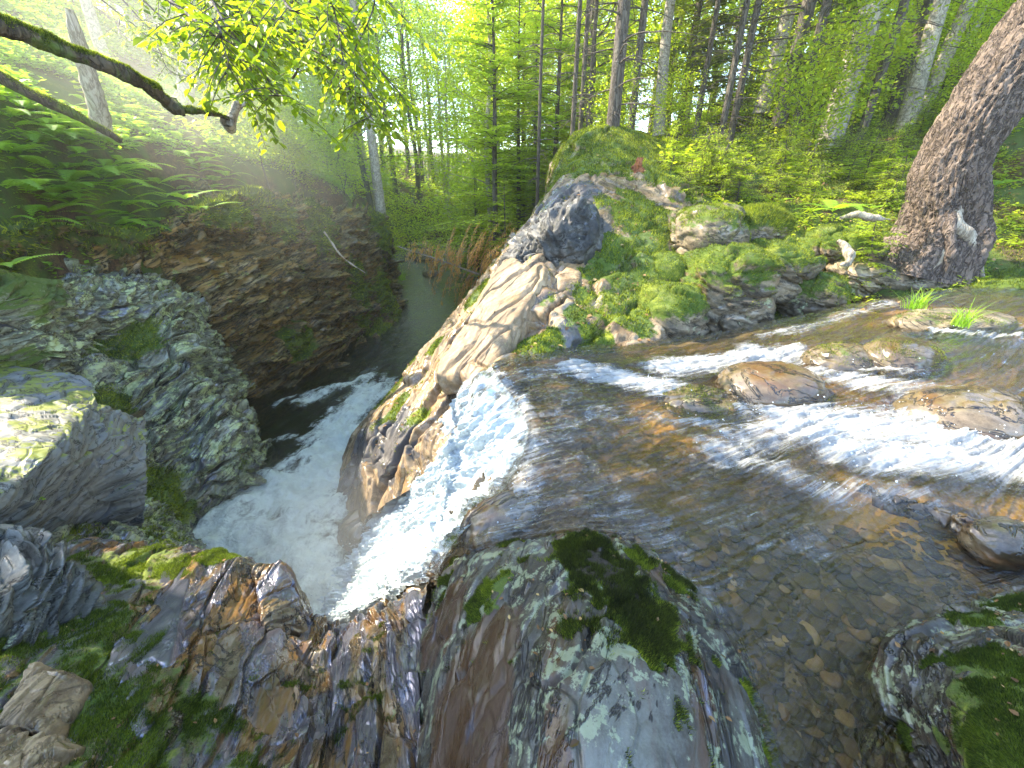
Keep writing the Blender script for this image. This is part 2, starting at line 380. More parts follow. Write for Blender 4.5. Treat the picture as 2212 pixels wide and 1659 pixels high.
# ---- left cliff across the gorge
cl = [
 [PY(-160,530,3.6),PY(-150,620,3.8),PY(-120,720,4.3),PY(-100,850,4.6),PY(-60,960,4.8)],
 [PY(60,490,5.0),PY(70,590,5.3),PY(100,700,5.8),PY(130,820,6.0),PY(150,920,6.1)],
 [PY(200,480,5.8),PY(210,580,6.1),PY(240,690,6.4),PY(270,790,6.5),PY(300,930,6.5)],
 [PY(360,495,6.6),PY(370,590,6.8),PY(400,690,7.0),PY(430,790,7.1),PY(450,930,7.0)],
 [PY(480,425,7.7),PY(500,540,7.8),PY(510,650,7.8),PY(510,760,7.7),PY(500,900,7.1)],
 [PY(570,425,9.1),PY(590,540,8.9),PY(610,650,8.8),PY(605,760,8.5),PY(590,850,8.0)],
 [PY(680,440,11.2),PY(700,550,10.7),PY(710,650,10.3),PY(702,740,9.8),PY(700,815,9.0)],
 [PY(780,455,13.4),PY(800,560,12.8),PY(812,640,12.4),PY(812,710,11.9),PY(790,770,10.2)],
 [PY(842,475,15.2),PY(855,560,14.6),PY(865,630,14.0),PY(876,685,13.4),PY(872,718,12.7)],
 [PY(838,480,20),PY(850,560,19.5),PY(862,610,19),PY(872,640,18),PY(874,655,17.5)],
]
for k_ in (7, 8, 9): cl[k_] = [p_+np.array([-.35, .2, 0]) for p_ in cl[k_]]
cl = [[r[0]+np.array([-1.2, .5, -.2])]+r+[r[-1]+np.array([.1, -.1, -1.2])] for r in cl]
cliff_moss = [(PY(760,610,12.3),.8),(PY(700,490,11),.8),(PY(620,470,9.6),.5),(PY(0,470,4.2),1.3),(PY(-120,520,3.8),1.2),(PY(60,520,5.0),.9),(PY(860,640,13.6),1.0),(PY(830,690,12),.8),(PY(640,740,9),.5),(PY(480,430,7.7),.6),(PY(100,500,5.2),.9),(PY(260,490,6.2),.5),(PY(850,500,15),1.2),(PY(560,430,9),.7)]
rock_patch('cliff', cl, 520, 300, B_DIAG, R_CLIFF, 'brown layered rock cliff across the gorge below the ferns', 'cliff', moss=cliff_moss,
           amp=.36, cell=.8, stretch=(.6, .9, 2.6), ledge=.34, ledge_f=2.6, fine=.03, seed=3, big=.4, hard=True)
# ---- buttress of pale green slabs
bt = [
 [PY(90,560,6.3),PY(230,560,6.6),PY(340,600,6.8),PY(420,660,7.0),PY(440,700,7.3)],
 [PY(130,600,5.4),PY(220,630,5.6),PY(330,655,5.8),PY(400,690,6.0),PY(436,735,6.5)],
 [PY(150,720,4.8),PY(235,725,5.0),PY(335,735,5.2),PY(415,765,5.5),PY(448,800,6.1)],
 [PY(190,850,4.2),PY(265,840,4.5),PY(365,840,4.8),PY(450,850,5.1),PY(495,880,5.8)],
 [PY(205,960,3.7),PY(290,950,4.0),PY(400,950,4.4),PY(510,940,4.8),PY(575,990,5.5)],
 [PY(225,1060,3.3),PY(310,1050,3.55),PY(400,1050,3.9),PY(480,1030,4.3),PY(520,1060,4.55)],
 [PY(235,1140,2.9),PY(310,1145,3.1),PY(375,1150,3.35),PY(420,1150,3.7),PY(445,1170,3.85)],
 [PY(240,1230,2.5),PY(310,1240,2.7),PY(370,1250,2.9),PY(410,1250,3.1),PY(430,1260,3.2)],
]
bt = [[r[0]+np.array([-.9, .3, -.3])]+r+[r[-1]+np.array([.15, .35, -1.3])] for r in bt]
butt_moss = [(PY(260,700,5),.55),(PY(330,1080,3.6),.45),(PY(300,1180,3.1),.4),(PY(480,1000,4.6),.25),(PY(220,900,4.1),.3)]
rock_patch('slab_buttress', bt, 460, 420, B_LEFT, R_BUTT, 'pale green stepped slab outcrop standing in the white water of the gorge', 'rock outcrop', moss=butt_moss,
           amp=.17, cell=1.25, stretch=(.8, .8, 2.6), ledge=.12, ledge_f=3.2, fine=.012, seed=21, big=.16, rough3=.6)
# ---- column of rock at the left edge
lc = [
 [PY(-260,520,3.9),PY(-100,555,3.8),PY(30,590,4.0),PY(120,605,4.3),PY(150,610,4.9)],
 [PY(-240,590,3.2),PY(-100,620,3.4),PY(30,640,3.7),PY(118,650,4.0),PY(148,660,4.6)],
 [PY(-240,700,3.0),PY(-100,720,3.2),PY(30,720,3.6),PY(118,730,3.9),PY(150,740,4.5)],
 [PY(-240,820,2.8),PY(-100,820,3.1),PY(30,810,3.5),PY(115,820,3.8),PY(150,850,4.4)],
 [PY(-240,950,2.6),PY(-100,950,3.0),PY(30,950,3.3),PY(140,950,3.6),PY(190,980,4.2)],
 [PY(-240,1100,2.4),PY(-100,1100,2.7),PY(30,1100,3.0),PY(150,1100,3.2),PY(220,1100,3.8)],
]
lc = [[P_+np.array([0, 0, 0]) for P_ in r]+[r[-1]+np.array([.1, 1.0, -.1])] for r in lc]
rock_patch('rock_column', lc, 360, 360, B_FLAT, R_BUTT, 'squared brown and yellow-green rock column at the gorge side behind the yellow boulder', 'rock outcrop',
           moss=[(PY(40,600,3.9),.5),(PY(20,800,3.5),.3)], amp=.11, cell=2.0, stretch=(1, 1, 2.2), ledge=.07, ledge_f=6, fine=.02, seed=31, big=.12)
# ---- lower gully between the boulder and the near rocks
gu = [
 [PY(-60,1010,3.1),PY(120,1040,3.2),PY(230,1050,3.3),PY(330,1080,3.4),PY(400,1130,3.4)],
 [PY(-60,1080,2.7),PY(100,1080,2.8),PY(210,1100,2.9),PY(310,1130,2.95),PY(392,1170,3.0)],
 [PY(-60,1150,2.2),PY(90,1140,2.3),PY(200,1150,2.4),PY(300,1175,2.45),PY(385,1200,2.5)],
 [PY(-60,1220,1.8),PY(90,1210,1.9),PY(200,1210,2.0),PY(300,1215,2.05),PY(390,1230,2.1)],
 [PY(-60,1320,1.5),PY(90,1310,1.6),PY(200,1310,1.65),PY(300,1310,1.7),PY(390,1330,1.8)],
]
gu = [r+[r[-1]+np.array([.25, .1, -1.3])] for r in gu]
rock_patch('mossy_gully_rock', gu, 260, 320, B_LEFT, R_BUTT, 'low mossy broken rock in the gully between the yellow boulder and the near slabs', 'rock outcrop',
           moss=lambda V: .45+0*V[:, 0], amp=.09, cell=2.4, stretch=(1, 1, 2.2), ledge=.05, ledge_f=6, fine=.02, seed=41, big=.1)
# ---- the near slabs in the lower left, running down to the pool
fo = [
 [PZ(-120,1180,-.15),PZ(30,1190,-.25),PZ(150,1175,-.38),PZ(270,1190,-.48),PZ(400,1190,-.55),PZ(510,1208,-.62),PZ(600,1260,-.78),PZ(650,1330,-.95),PZ(710,1362,-1.0),PZ(770,1358,-1.0),PZ(840,1320,-.85),PZ(930,1270,-.6)],
 [PZ(-120,1250,-.10),PZ(20,1260,-.15),PZ(140,1250,-.25),PZ(260,1260,-.35),PZ(380,1265,-.42),PZ(490,1280,-.50),PZ(580,1320,-.62),PZ(640,1385,-.80),PZ(700,1410,-.85),PZ(770,1400,-.82),PZ(840,1370,-.70),PZ(920,1330,-.5)],
 [PZ(-140,1350,-.05),PZ(0,1360,-.05),PZ(120,1350,-.14),PZ(240,1350,-.22),PZ(360,1360,-.26),PZ(470,1375,-.38),PZ(560,1400,-.48),PZ(630,1450,-.62),PZ(700,1470,-.68),PZ(775,1460,-.66),PZ(840,1450,-.58),PZ(915,1420,-.45)],
 [PZ(-160,1480,.02),PZ(-20,1490,.04),PZ(90,1480,-.04),PZ(210,1480,-.10),PZ(330,1480,-.14),PZ(440,1490,-.28),PZ(540,1500,-.36),PZ(625,1530,-.48),PZ(700,1550,-.52),PZ(780,1550,-.52),PZ(845,1540,-.48),PZ(912,1530,-.38)],
 [PZ(-180,1640,.10),PZ(-40,1640,.12),PZ(60,1640,.06),PZ(180,1640,.0),PZ(300,1640,-.04),PZ(420,1640,-.16),PZ(520,1640,-.24),PZ(620,1650,-.34),PZ(700,1660,-.36),PZ(785,1660,-.38),PZ(850,1660,-.36),PZ(912,1660,-.30)],
 [PZ(-200,1900,.18),PZ(-60,1900,.2),PZ(40,1900,.16),PZ(160,1900,.12),PZ(280,1900,.08),PZ(400,1900,-.02),PZ(510,1900,-.10),PZ(615,1900,-.16),PZ(700,1900,-.18),PZ(790,1900,-.2),PZ(850,1900,-.2),PZ(915,1900,-.2)],
 [PZ(-200,2500,.2),PZ(-60,2500,.2),PZ(40,2500,.16),PZ(160,2500,.12),PZ(280,2500,.08),PZ(400,2500,.02),PZ(510,2500,-.04),PZ(615,2500,-.1),PZ(700,2500,-.12),PZ(790,2500,-.12),PZ(850,2500,-.15),PZ(915,2500,-.15)],
]
bk = []
for k, p in enumerate(fo[0]):
    bk.append(p+np.array([-.05, .12, -.35]))
fo = [[p+np.array([-.25, .3, -1.9]) for p in bk], bk]+fo
for_moss = lambda V: .62*blob(V, FM, .4, warp=.6, seed=5)
FM = [(PZ(110,1320,-.1),.32),(PZ(230,1240,-.35),.3),(PZ(60,1450,0),.30),(PZ(330,1215,-.5),.22),(PZ(150,1600,0),.32),(PZ(340,1560,-.1),.22),(PZ(60,1560,.05),.25),
            (PZ(420,1640,-.15),.2),(PZ(250,1640,0),.3),(PZ(520,1640,-.2),.1),(PZ(300,1380,-.2),.10),(PZ(480,1205,-.6),.16),(PZ(20,1640,.1),.3)]
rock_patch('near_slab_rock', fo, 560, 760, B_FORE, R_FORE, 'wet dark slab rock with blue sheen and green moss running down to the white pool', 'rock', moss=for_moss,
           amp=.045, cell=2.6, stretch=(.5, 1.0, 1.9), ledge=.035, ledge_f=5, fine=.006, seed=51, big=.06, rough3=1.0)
# ---- ridge between the river and the stream
ri = [
 [PY(760,1190,3.45),PY(800,1130,3.4),PY(840,1090,3.35),PY(880,1060,3.25),PY(930,1010,3.2),PY(980,970,3.1),PY(1030,960,3.0)],
 [PY(735,1070,4.4),PY(780,1010,4.2),PY(830,980,3.9),PY(880,970,3.6),PY(925,950,3.45),PY(970,935,3.35),PY(1030,920,3.2)],
 [PY(770,960,5.7),PY(790,910,5.2),PY(840,880,4.8),PY(890,880,4.3),PY(930,890,3.95),PY(975,890,3.7),PY(1040,880,3.4)],
 [PY(850,880,7.4),PY(865,840,6.6),PY(895,800,5.8),PY(925,810,5.0),PY(950,828,4.3),PY(1010,850,3.9),PY(1070,840,3.5)],
 [PY(880,840,8.0),PY(900,780,6.8),PY(935,740,5.6),PY(955,768,4.7),PY(985,790,4.15),PY(1040,795,3.85),PY(1090,800,3.6)],
 [PY(940,750,9.0),PY(950,700,7.5),PY(983,690,5.6),PY(1015,710,4.9),PY(1060,720,4.5),PY(1120,730,4.2),PY(1170,770,3.8)],
 [PY(1000,690,9.5),PY(1005,640,8.0),PY(1035,618,6.0),PY(1080,620,5.3),PY(1150,620,4.9),PY(1230,660,4.55),PY(1290,760,4.0)],
 [PY(1060,640,10),PY(1070,570,8.5),PY(1095,525,6.6),PY(1150,520,5.9),PY(1230,545,5.5),PY(1330,620,5.0),PY(1400,750,4.1)],
 [PY(1120,580,11),PY(1130,500,9.5),PY(1150,445,7.3),PY(1210,420,6.7),PY(1290,430,6.3),PY(1390,510,5.8),PY(1440,720,4.4)],
 [PY(1170,520,12),PY(1170,430,10.5),PY(1195,365,8.6),PY(1240,352,8.0),PY(1310,372,7.5),PY(1400,430,6.8),PY(1450,560,5.6)],
 [PY(1190,480,13),PY(1195,370,11.8),PY(1235,300,10.2),PY(1290,283,9.4),PY(1370,300,9.0),PY(1440,370,8.2),PY(1490,450,7.0)],
 [PY(1230,420,16),PY(1240,350,15),PY(1290,300,13),PY(1350,290,12),PY(1430,310,11.5),PY(1500,350,10.5),PY(1560,420,9)],
]
for k_ in range(4, 10):
    for j_ in range(0, 4): ri[k_][j_] = ri[k_][j_]+np.array([.14*ri[k_][j_][1]/6*(1 if 4 < k_ < 9 else .6), 0, 0])*1.0
ri2 = []
for r in ri:
    b = r[0].copy(); b[2] = -3.2; b[0] -= .05
    e = r[-1]+np.array([.25, -.15, -.6])
    ri2.append([b]+r+[e])
def ridge_moss(V):
    m = blob(V, [(PY(1340,560,5.3),.62),(PY(1400,640,4.9),.55),(PY(1350,680,4.6),.45),(PY(1270,620,4.7),.22),(PY(1240,690,4.4),.13),(PY(1290,740,4.1),.25),
                 (PY(1390,480,6.2),.75),(PY(1250,350,8.2),.9),(PY(1300,290,9.4),1.6),(PY(1200,380,8),.6),(PY(1420,380,8),1.0),(PY(1150,470,7.4),.35),
                 (PY(1090,540,6.7),.28),(PY(1030,640,6.0),.3),(PY(960,760,5.4),.22),(PY(1400,310,10),2.0),(PY(1300,300,12),2.5),(PY(1170,770,3.9),.3),
                 (PY(940,930,3.9),.28),(PY(880,900,4.6),.35),(PY(880,800,6.5),.9),(PY(1180,670,4.6),.14),(PY(1150,650,4.7),.10),(PY(1430,560,5.4),.6)], .4, warp=.5, soft=.25)
    return m*.8
def ridge_dark(V): return blob(V, [(PY(1240,470,6.4),.62),(PY(1140,560,6.0),.36),(PY(1290,520,5.9),.3),(PY(1200,430,6.8),.4),(PY(1200,560,5.6),.22),(PY(880,960,3.9),.5),(PY(800,1000,4.4),.6),(PY(1250,740,4.1),.25)], .4, warp=.4, soft=.25)
rock_patch('ridge', ri2, 620, 460, B_RIDGE, R_RIDGE, 'long tan rock ridge with bright moss rising from the waterfall lip to the trees', 'rock ridge', moss=ridge_moss, mflat=.25, attrs={'dk': ridge_dark},
           amp=.09, cell=.9, stretch=(.6, .9, 1.8), ledge=.02, ledge_f=2.6, fine=.010, seed=61, big=.16, rough3=.4)
# dark crag on top of the ridge
o, W, N_, mo = boulder('crag', 'dark grey broken crag on top of the mossy ridge', PY(1215,503,6.0)+np.array([0, .1, -.16]), (.62, .85, .40), B_RIDGE, R_DARK, rz=-.35, sub=6, seed=71, tilt=-.5, power=3.4, amp=.13, cell=2.4, stretch=(.8, .8, 1.4), hard=True, ledge=.05, ledge_f=5, big=.2)
o, W, N_, mo = boulder('crag', 'smaller dark grey crag on the ridge edge beside the gorge', PY(1140,560,5.85)+np.array([0, .05, -.05]), (.30, .46, .24), B_RIDGE, R_DARK, rz=-.3, sub=5, seed=72, tilt=-.5, amp=.07, cell=3, ledge=.04, big=.08)

# ---- mossy rocks of the far shore of the stream
mb = [  # T centre, Y, size, rz, seed, mossup, label
 ((1545,640),5.15,(.62,.55,.62),.2,81,1.1,'large moss-covered rock at the water with a bare grey crown'),
 ((1500,520),6.2,(.50,.75,.42),.1,82,.7,'tan bare-topped mossy rock above the large mossy rock'),
 ((1440,690),4.75,(.40,.40,.40),.6,89,1.2,'rounded mossy rock wedged between the ridge and the large mossy rock'),
 ((1630,500),6.2,(.46,.42,.34),.0,83,1.5,'fluffy bright green moss hummock on the bank'),
 ((1660,585),5.6,(.55,.5,.40),.3,84,1.1,'mossy slab rock below the fluffy moss hummock'),
 ((1745,640),5.4,(.42,.45,.30),-.5,85,1.0,'mossy boulder with a dark undercut side at the stream edge'),
 ((1850,600),6.0,(.42,.36,.22),.2,86,.25,'flat brown stone right of the undercut mossy boulder'),
 ((1932,610),5.75,(.20,.18,.17),.9,87,.05,'smooth pale grey egg-shaped stone on the shore'),
 ((1985,615),5.7,(.27,.22,.15),.1,88,.2,'blocky tan stone beside the pale grey stone'),
 ((2170,622),5.4,(.60,.34,.14),.05,90,1.1,'long low moss-covered stone near the foot of the big trunk'),
 ((1800,540),6.6,(.62,.5,.28),.2,91,1.2,'low mossy hump behind the shore stones'),
 ((1920,550),6.6,(.6,.45,.24),-.2,92,1.1,'mossy earth-covered rock left of the big trunk'),
 ((1420,610),5.6,(.35,.55,.35),.1,93,1.3,'mossy rock beside the narrow dark wet cleft'),
]
for (tc, Yv, sz, rz_, sd_, mu, lb) in mb:
    c = PY(tc[0], tc[1], Yv); pw = 2.2 if sd_ in (83, 87) else 2.5
    o, W, N_, mo = boulder('bank_stone', lb, c, sz, B_FLAT, R_MOSSY, rz=rz_, sub=6 if sz[0] > .4 else 5, seed=sd_, mossup=mu, power=pw, amp=(.13 if sd_ not in (83, 87) else .02)*sz[0]*1.3, ledge=.008*sz[0], big=.3*sz[0])
    if mu > .5: moss_on(W, N_, mo, ICO[6 if sz[0] > .4 else 5][1], o, int(26000*sz[0]*sz[1]*2), .022 if sd_ != 83 else .05, .0028, rng, thresh=.5)
# ---- boulders near the camera
def ring_rock(name, rings, nr, nc, B, mat, label, cat='boulder', **k):
    C = np.array(rings, float); C = np.concatenate([C, C[:, :1], C[:, 1:2], C[:, 2:3]], 1)      # close the loop
    return rock_patch(name, C, nr, nc, B, mat, label, cat, **k)
dm = [
 [PZ(985,1215,-.9),PZ(1070,1190,-.9),PZ(1220,1180,-.8),PZ(1350,1190,-.6),PZ(1470,1250,-.5),PZ(1560,1330,-.5)],
 [PZ(965,1240,-.42),PZ(1060,1190,-.22),PZ(1220,1160,.02),PZ(1350,1175,.02),PZ(1470,1245,-.04),PZ(1560,1330,-.14)],
 [PZ(940,1300,-.48),PZ(1045,1240,-.05),PZ(1225,1200,.16),PZ(1370,1220,.15),PZ(1500,1300,.06),PZ(1590,1390,-.14)],
 [PZ(915,1400,-.50),PZ(1030,1350,.02),PZ(1220,1300,.28),PZ(1390,1310,.27),PZ(1540,1400,.12),PZ(1630,1480,-.14)],
 [PZ(905,1530,-.46),PZ(1010,1500,.05),PZ(1200,1450,.36),PZ(1400,1450,.34),PZ(1570,1530,.14),PZ(1665,1590,-.14)],
 [PZ(905,1680,-.36),PZ(1000,1660,.06),PZ(1190,1620,.38),PZ(1400,1620,.36),PZ(1590,1660,.15),PZ(1690,1700,-.14)],
 [PZ(905,1950,-.28),PZ(1000,1950,.06),PZ(1190,1950,.34),PZ(1400,1950,.32),PZ(1610,1950,.13),PZ(1740,1950,-.14)],
 [PZ(905,2500,-.25),PZ(1000,2500,.0),PZ(1190,2500,.25),PZ(1400,2500,.25),PZ(1610,2500,.1),PZ(1760,2500,-.14)],
]
dm = [[r[0]+np.array([-.02, .05, -.9])]+r+[r[-1]+np.array([.12, .0, -.35])] for r in dm]
D_DARK = [(PZ(1250,1200,.15),.12),(PZ(1300,1240,.22),.13),(PZ(1350,1290,.26),.12),(PZ(1390,1330,.27),.12),(PZ(1400,1400,.31),.075),(PZ(1460,1240,.05),.07)]
D_GREEN = [(PZ(1060,1300,.0),.10),(PZ(1080,1270,.03),.07),(PZ(1380,1215,.13),.06),(PZ(1460,1265,.1),.05),(PZ(1640,1600,-.1),.09),(PZ(1600,1500,0),.05),(PZ(1400,1430,.32),.05),(PZ(1680,1700,-.1),.12)]
def dome_moss(V): return np.maximum(blob(V, D_DARK, .1, warp=.55, soft=.2, fq=14), blob(V, D_GREEN, .1, warp=.6, soft=.2, fq=14))*1.1
rock_patch('lichen_boulder', dm, 520, 620, B_DOME, R_DOME, 'big grey lichen-spotted boulder with a dark moss cap at the bottom of the view', 'boulder',
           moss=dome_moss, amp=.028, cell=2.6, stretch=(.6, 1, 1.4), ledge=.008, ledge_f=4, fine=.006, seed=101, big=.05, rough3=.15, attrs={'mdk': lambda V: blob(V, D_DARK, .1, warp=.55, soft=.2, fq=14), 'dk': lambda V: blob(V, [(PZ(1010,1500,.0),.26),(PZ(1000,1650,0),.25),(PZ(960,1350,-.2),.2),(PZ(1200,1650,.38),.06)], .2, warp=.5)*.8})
V, N, mo, o = ROCKS['lichen_boulder']; nr, nc = mo.shape; Vf = V.reshape(-1, 3); Nf = N.reshape(-1, 3); F = grid_faces(nr, nc)
dk = blob(Vf, D_DARK, .1, warp=.55, soft=.2, seed=5, fq=14); gr = blob(Vf, D_GREEN, .1, warp=.6, soft=.2, seed=5, fq=14)
moss_on(Vf, Nf, dk-.35, F, o, 90000, .014, .0011, rng, thresh=.2, mat=MMD, name='dark_moss')
moss_on(Vf, Nf, np.maximum(gr, dk*(1-dk)*3.2)-.3-1.2*smooth(.75, .95, dk)*(1-gr), F, o, 60000, .012, .0011, rng, thresh=.25, name='green_moss')
MMG = moss_mat('deep_moss_shoots', (.018, .032, .006), (.06, .10, .010), (.17, .22, .02))
# right corner boulder
rb = [
 [PZ(1890,1440,-.3),PZ(1930,1390,-.3),PZ(2060,1330,-.3),PZ(2230,1280,-.3),PZ(2420,1240,-.3)],
 [PZ(1915,1450,.0),PZ(1945,1385,.06),PZ(2060,1335,.09),PZ(2230,1285,.1),PZ(2420,1240,.1)],
 [PZ(1950,1500,.06),PZ(2000,1450,.17),PZ(2100,1410,.24),PZ(2240,1370,.26),PZ(2420,1330,.26)],
 [PZ(1980,1590,.05),PZ(2050,1560,.22),PZ(2150,1530,.32),PZ(2280,1500,.34),PZ(2450,1480,.34)],
 [PZ(2020,1690,.03),PZ(2100,1680,.22),PZ(2200,1680,.36),PZ(2330,1660,.38),PZ(2500,1650,.38)],
 [PZ(2070,1900,.0),PZ(2150,1900,.2),PZ(2260,1900,.34),PZ(2400,1900,.36),PZ(2600,1900,.36)],
]
rb = [[r[0]+np.array([-.03, 0, -.3])]+r for r in rb]
RB_M = [(PZ(2200,1600,.35),.2),(PZ(2240,1480,.32),.16),(PZ(2120,1640,.3),.12),(PZ(2100,1360,.12),.10),(PZ(2250,1330,.15),.14),(PZ(1990,1360,.08),.05),(PZ(2110,1500,.28),.07),(PZ(2210,1760,.35),.2),(PZ(1960,1600,.0),.04)]
rock_patch('corner_boulder', rb, 380, 420, B_FLAT, R_DOME, 'moss-covered boulder with a pink-grey bare edge in the lower right corner', 'boulder',
           moss=lambda V: blob(V, RB_M, .1, warp=.6, soft=.2, fq=12)*1.1, amp=.03, cell=3.5, stretch=(1, 1, 1.5), ledge=.015, ledge_f=7, fine=.006, seed=111, big=.05)
moss_patch_on('corner_boulder', 150000, .008, .0012, rng, thresh=.6, mat=MMG)
# yellow-lichen boulder at the left edge
yb = [
 [PZ(-180,815,.05),PZ(-80,800,.0),PZ(40,795,-.03),PZ(130,810,-.06),PZ(200,835,-.10),PZ(215,870,-.14)],
 [PZ(-180,840,.08),PZ(-80,825,.04),PZ(40,825,.0),PZ(130,845,-.05),PZ(188,868,-.10),PZ(212,895,-.18)],
 [PZ(-200,930,.12),PZ(-90,920,.08),PZ(30,920,.04),PZ(110,920,.0),PZ(165,915,-.06),PZ(205,940,-.25)],
 [PZ(-220,1020,.14),PZ(-110,1020,.1),PZ(0,1020,.06),PZ(70,1000,.02),PZ(130,975,-.05),PZ(205,990,-.40)],
 [PZ(-240,1100,.12),PZ(-120,1100,.08),PZ(-30,1095,.05),PZ(30,1065,.0),PZ(95,1015,-.08),PZ(205,1040,-.6)],
 [PZ(-240,1130,-.1),PZ(-120,1130,-.15),PZ(-20,1125,-.2),PZ(60,1110,-.35),PZ(120,1090,-.5),PZ(205,1090,-.85)],
 [PZ(-240,1170,-.6),PZ(-120,1170,-.6),PZ(-20,1170,-.6),PZ(70,1160,-.75),PZ(130,1150,-.9),PZ(205,1150,-1.2)],
]
yb = [r+[r[-1]+np.array([.05, .25, -.35])] for r in yb]
R_YEL = rock_mat('yellow_lichen_rock', dark=(.05, .05, .045), mid=(.16, .16, .14), light=(.11, .12, .13), ochre=(.1, .1, .04), ochre_amt=.0, lichen=(.21, .24, .015), lichen_amt=.72, lich_up=True, wet=.1, grow=-.2, streak=.5, bump=.5, wetrough=.3)
R_GREY = rock_mat('grey_side_rock', dark=(.03, .03, .026), mid=(.075, .075, .065), light=(.16, .16, .14), ochre_amt=.1, lichen_amt=.2, wet=.3, grow=0)
rock_patch('yellow_boulder', yb, 360, 420, B_FLAT, R_YEL, 'flat-topped boulder patched with bright yellow lichen at the left edge', 'boulder',
           moss=lambda V: blob(V, [(PZ(60,880,.02),.15),(PZ(40,935,.04),.13),(PZ(110,1000,0),.08)], .1, warp=.7, soft=.15)*.35, amp=.03, cell=2.2, stretch=(1, 1, 1.5), ledge=.015, ledge_f=6, fine=.010, seed=121, big=.03)
# dark layered slabs at the left edge below it
def slab(name, label, top, thick, mat, B, seed, n=150, moss=0.0, cat='rock slab', **k):
    """top: 4 corner points of the upper face (world); thick: vector downward. A slab closed all round."""
    a, b, c, d = [np.array(p) for p in top]; th = np.array(thick)
    mid = (a+b+c+d)/4
    def ring(s, off): return [mid+(p-mid)*s+off for p in (a, (a+b)/2, b, (b+c)/2, c, (c+d)/2, d, (d+a)/2)]
    R = [ring(.02, th*-.03), ring(.55, th*-.03), ring(.9, th*0), ring(1.0, th*.12), ring(1.03, th*.5), ring(1.0, th*.9), ring(.6, th*1.0)]
    R = np.array(R); R = np.concatenate([R, R[:, :1]], 1)
    G = cr(R, n, 0)
    # periodic along the ring
    Rp = np.concatenate([G[:, -2:-1], G, G[:, 1:2]], 1); m_ = n*2; G2 = cr(Rp, m_+int(2*m_/8), 1); k0 = int(m_/8); G = G2[:, k0:k0+m_]
    G[:, -1] = G[:, 0]
    N = grid_normals(G); cen = G.reshape(-1, 3).mean(0)
    if (N*(G-cen)).sum(-1).mean() < 0: N = -N
    N[:, -1] = N[:, 0]
    Pv, Nv = G.reshape(-1, 3), N.reshape(-1, 3)
    L = np.linalg.norm(a-c)
    kk = dict(amp=.035*L, cell=1.6/L, ledge=.03*L, ledge_f=8/L, fine=.006, big=.04*L, stretch=(1, 1, 3)); kk.update(k)
    dd, e = rock_disp(Pv, Nv, B, seed=seed, **kk); W = Pv+Nv*dd[:, None]
    mo = np.full(len(W), moss, np.float32); org = W.mean(0); org[2] = W[:, 2].min()
    o = mesh(name, W, grid_faces(*G.shape[:2]), mat, True, {'sc': W@B, 'moss': mo}, origin=org); tag(o, label, cat)
    ROCKS[o.name] = (W.reshape(*G.shape), N, mo.reshape(G.shape[:2]), o); return o
slab('layered_slab', 'dark layered slab with pale cracked top at the left edge', [PZ(-80,1120,.15),PZ(60,1150,.10),PZ(142,1205,.02),PZ(-60,1300,.18)], (.08, -.05, -.42), R_GREY, basis((-.1,-.3,1)), 131, moss=.0, amp=.03, ledge=.05, ledge_f=13, cell=3)
slab('blue_slab', 'tilted flat slab half blue half yellow among moss', [PZ(100,1290,-.16),PZ(160,1255,-.2),PZ(150,1320,-.17),PZ(75,1355,-.12)], (.02, 0, -.1), R_YEL, B_FLAT, 132, n=70, fine=.002)
slab('tan_slab', 'long narrow orange-tan slab lying on the moss', [PZ(62,1430,.06),PZ(140,1455,.03),PZ(70,1570,.1),PZ(-10,1560,.12)], (.03, 0, -.12), R_RIDGE, B_FORE, 133, n=80)
slab('tan_slab', 'broken orange slab in the lower left corner', [PZ(0,1580,.14),PZ(110,1590,.09),PZ(110,1720,.12),PZ(-40,1720,.2)], (.03, 0, -.12), R_RIDGE, B_FORE, 134, n=80)
slab('knob_rock', 'upright pale knob of rock at the edge of the white pool', [PZ(545,1222,-.55),PZ(615,1210,-.58),PZ(650,1330,-.72),PZ(570,1360,-.55)], (.03, .02, -.5), R_FORE, basis((.9,.1,.3)), 135, n=130)
R_TAN = rock_mat('tan_slab_rock', streak=.25, bump=.6, crackf=.3, dark=(.12,.085,.05), mid=(.22,.155,.09), light=(.38,.28,.17), ochre=(.4,.25,.1), ochre_amt=.2, lichen=(.4,.42,.14), lichen_amt=.2, wet=.0, grow=-.2)
slab('ridge_slab', 'smooth pale tan slab hanging over the waterfall at the tip of the ridge', [q_+np.array([-.06, -.06, .10]) for q_ in (PY(1100,575,5.40),PY(1185,600,4.98),PY(1062,828,3.62),PY(962,815,3.92))], (.10, .06, -.24), R_TAN, B_RIDGE, 137, n=240, amp=.03, cell=1.5, ledge=.012, ledge_f=6, fine=.005, big=.05, stretch=(.5,1,1.5))
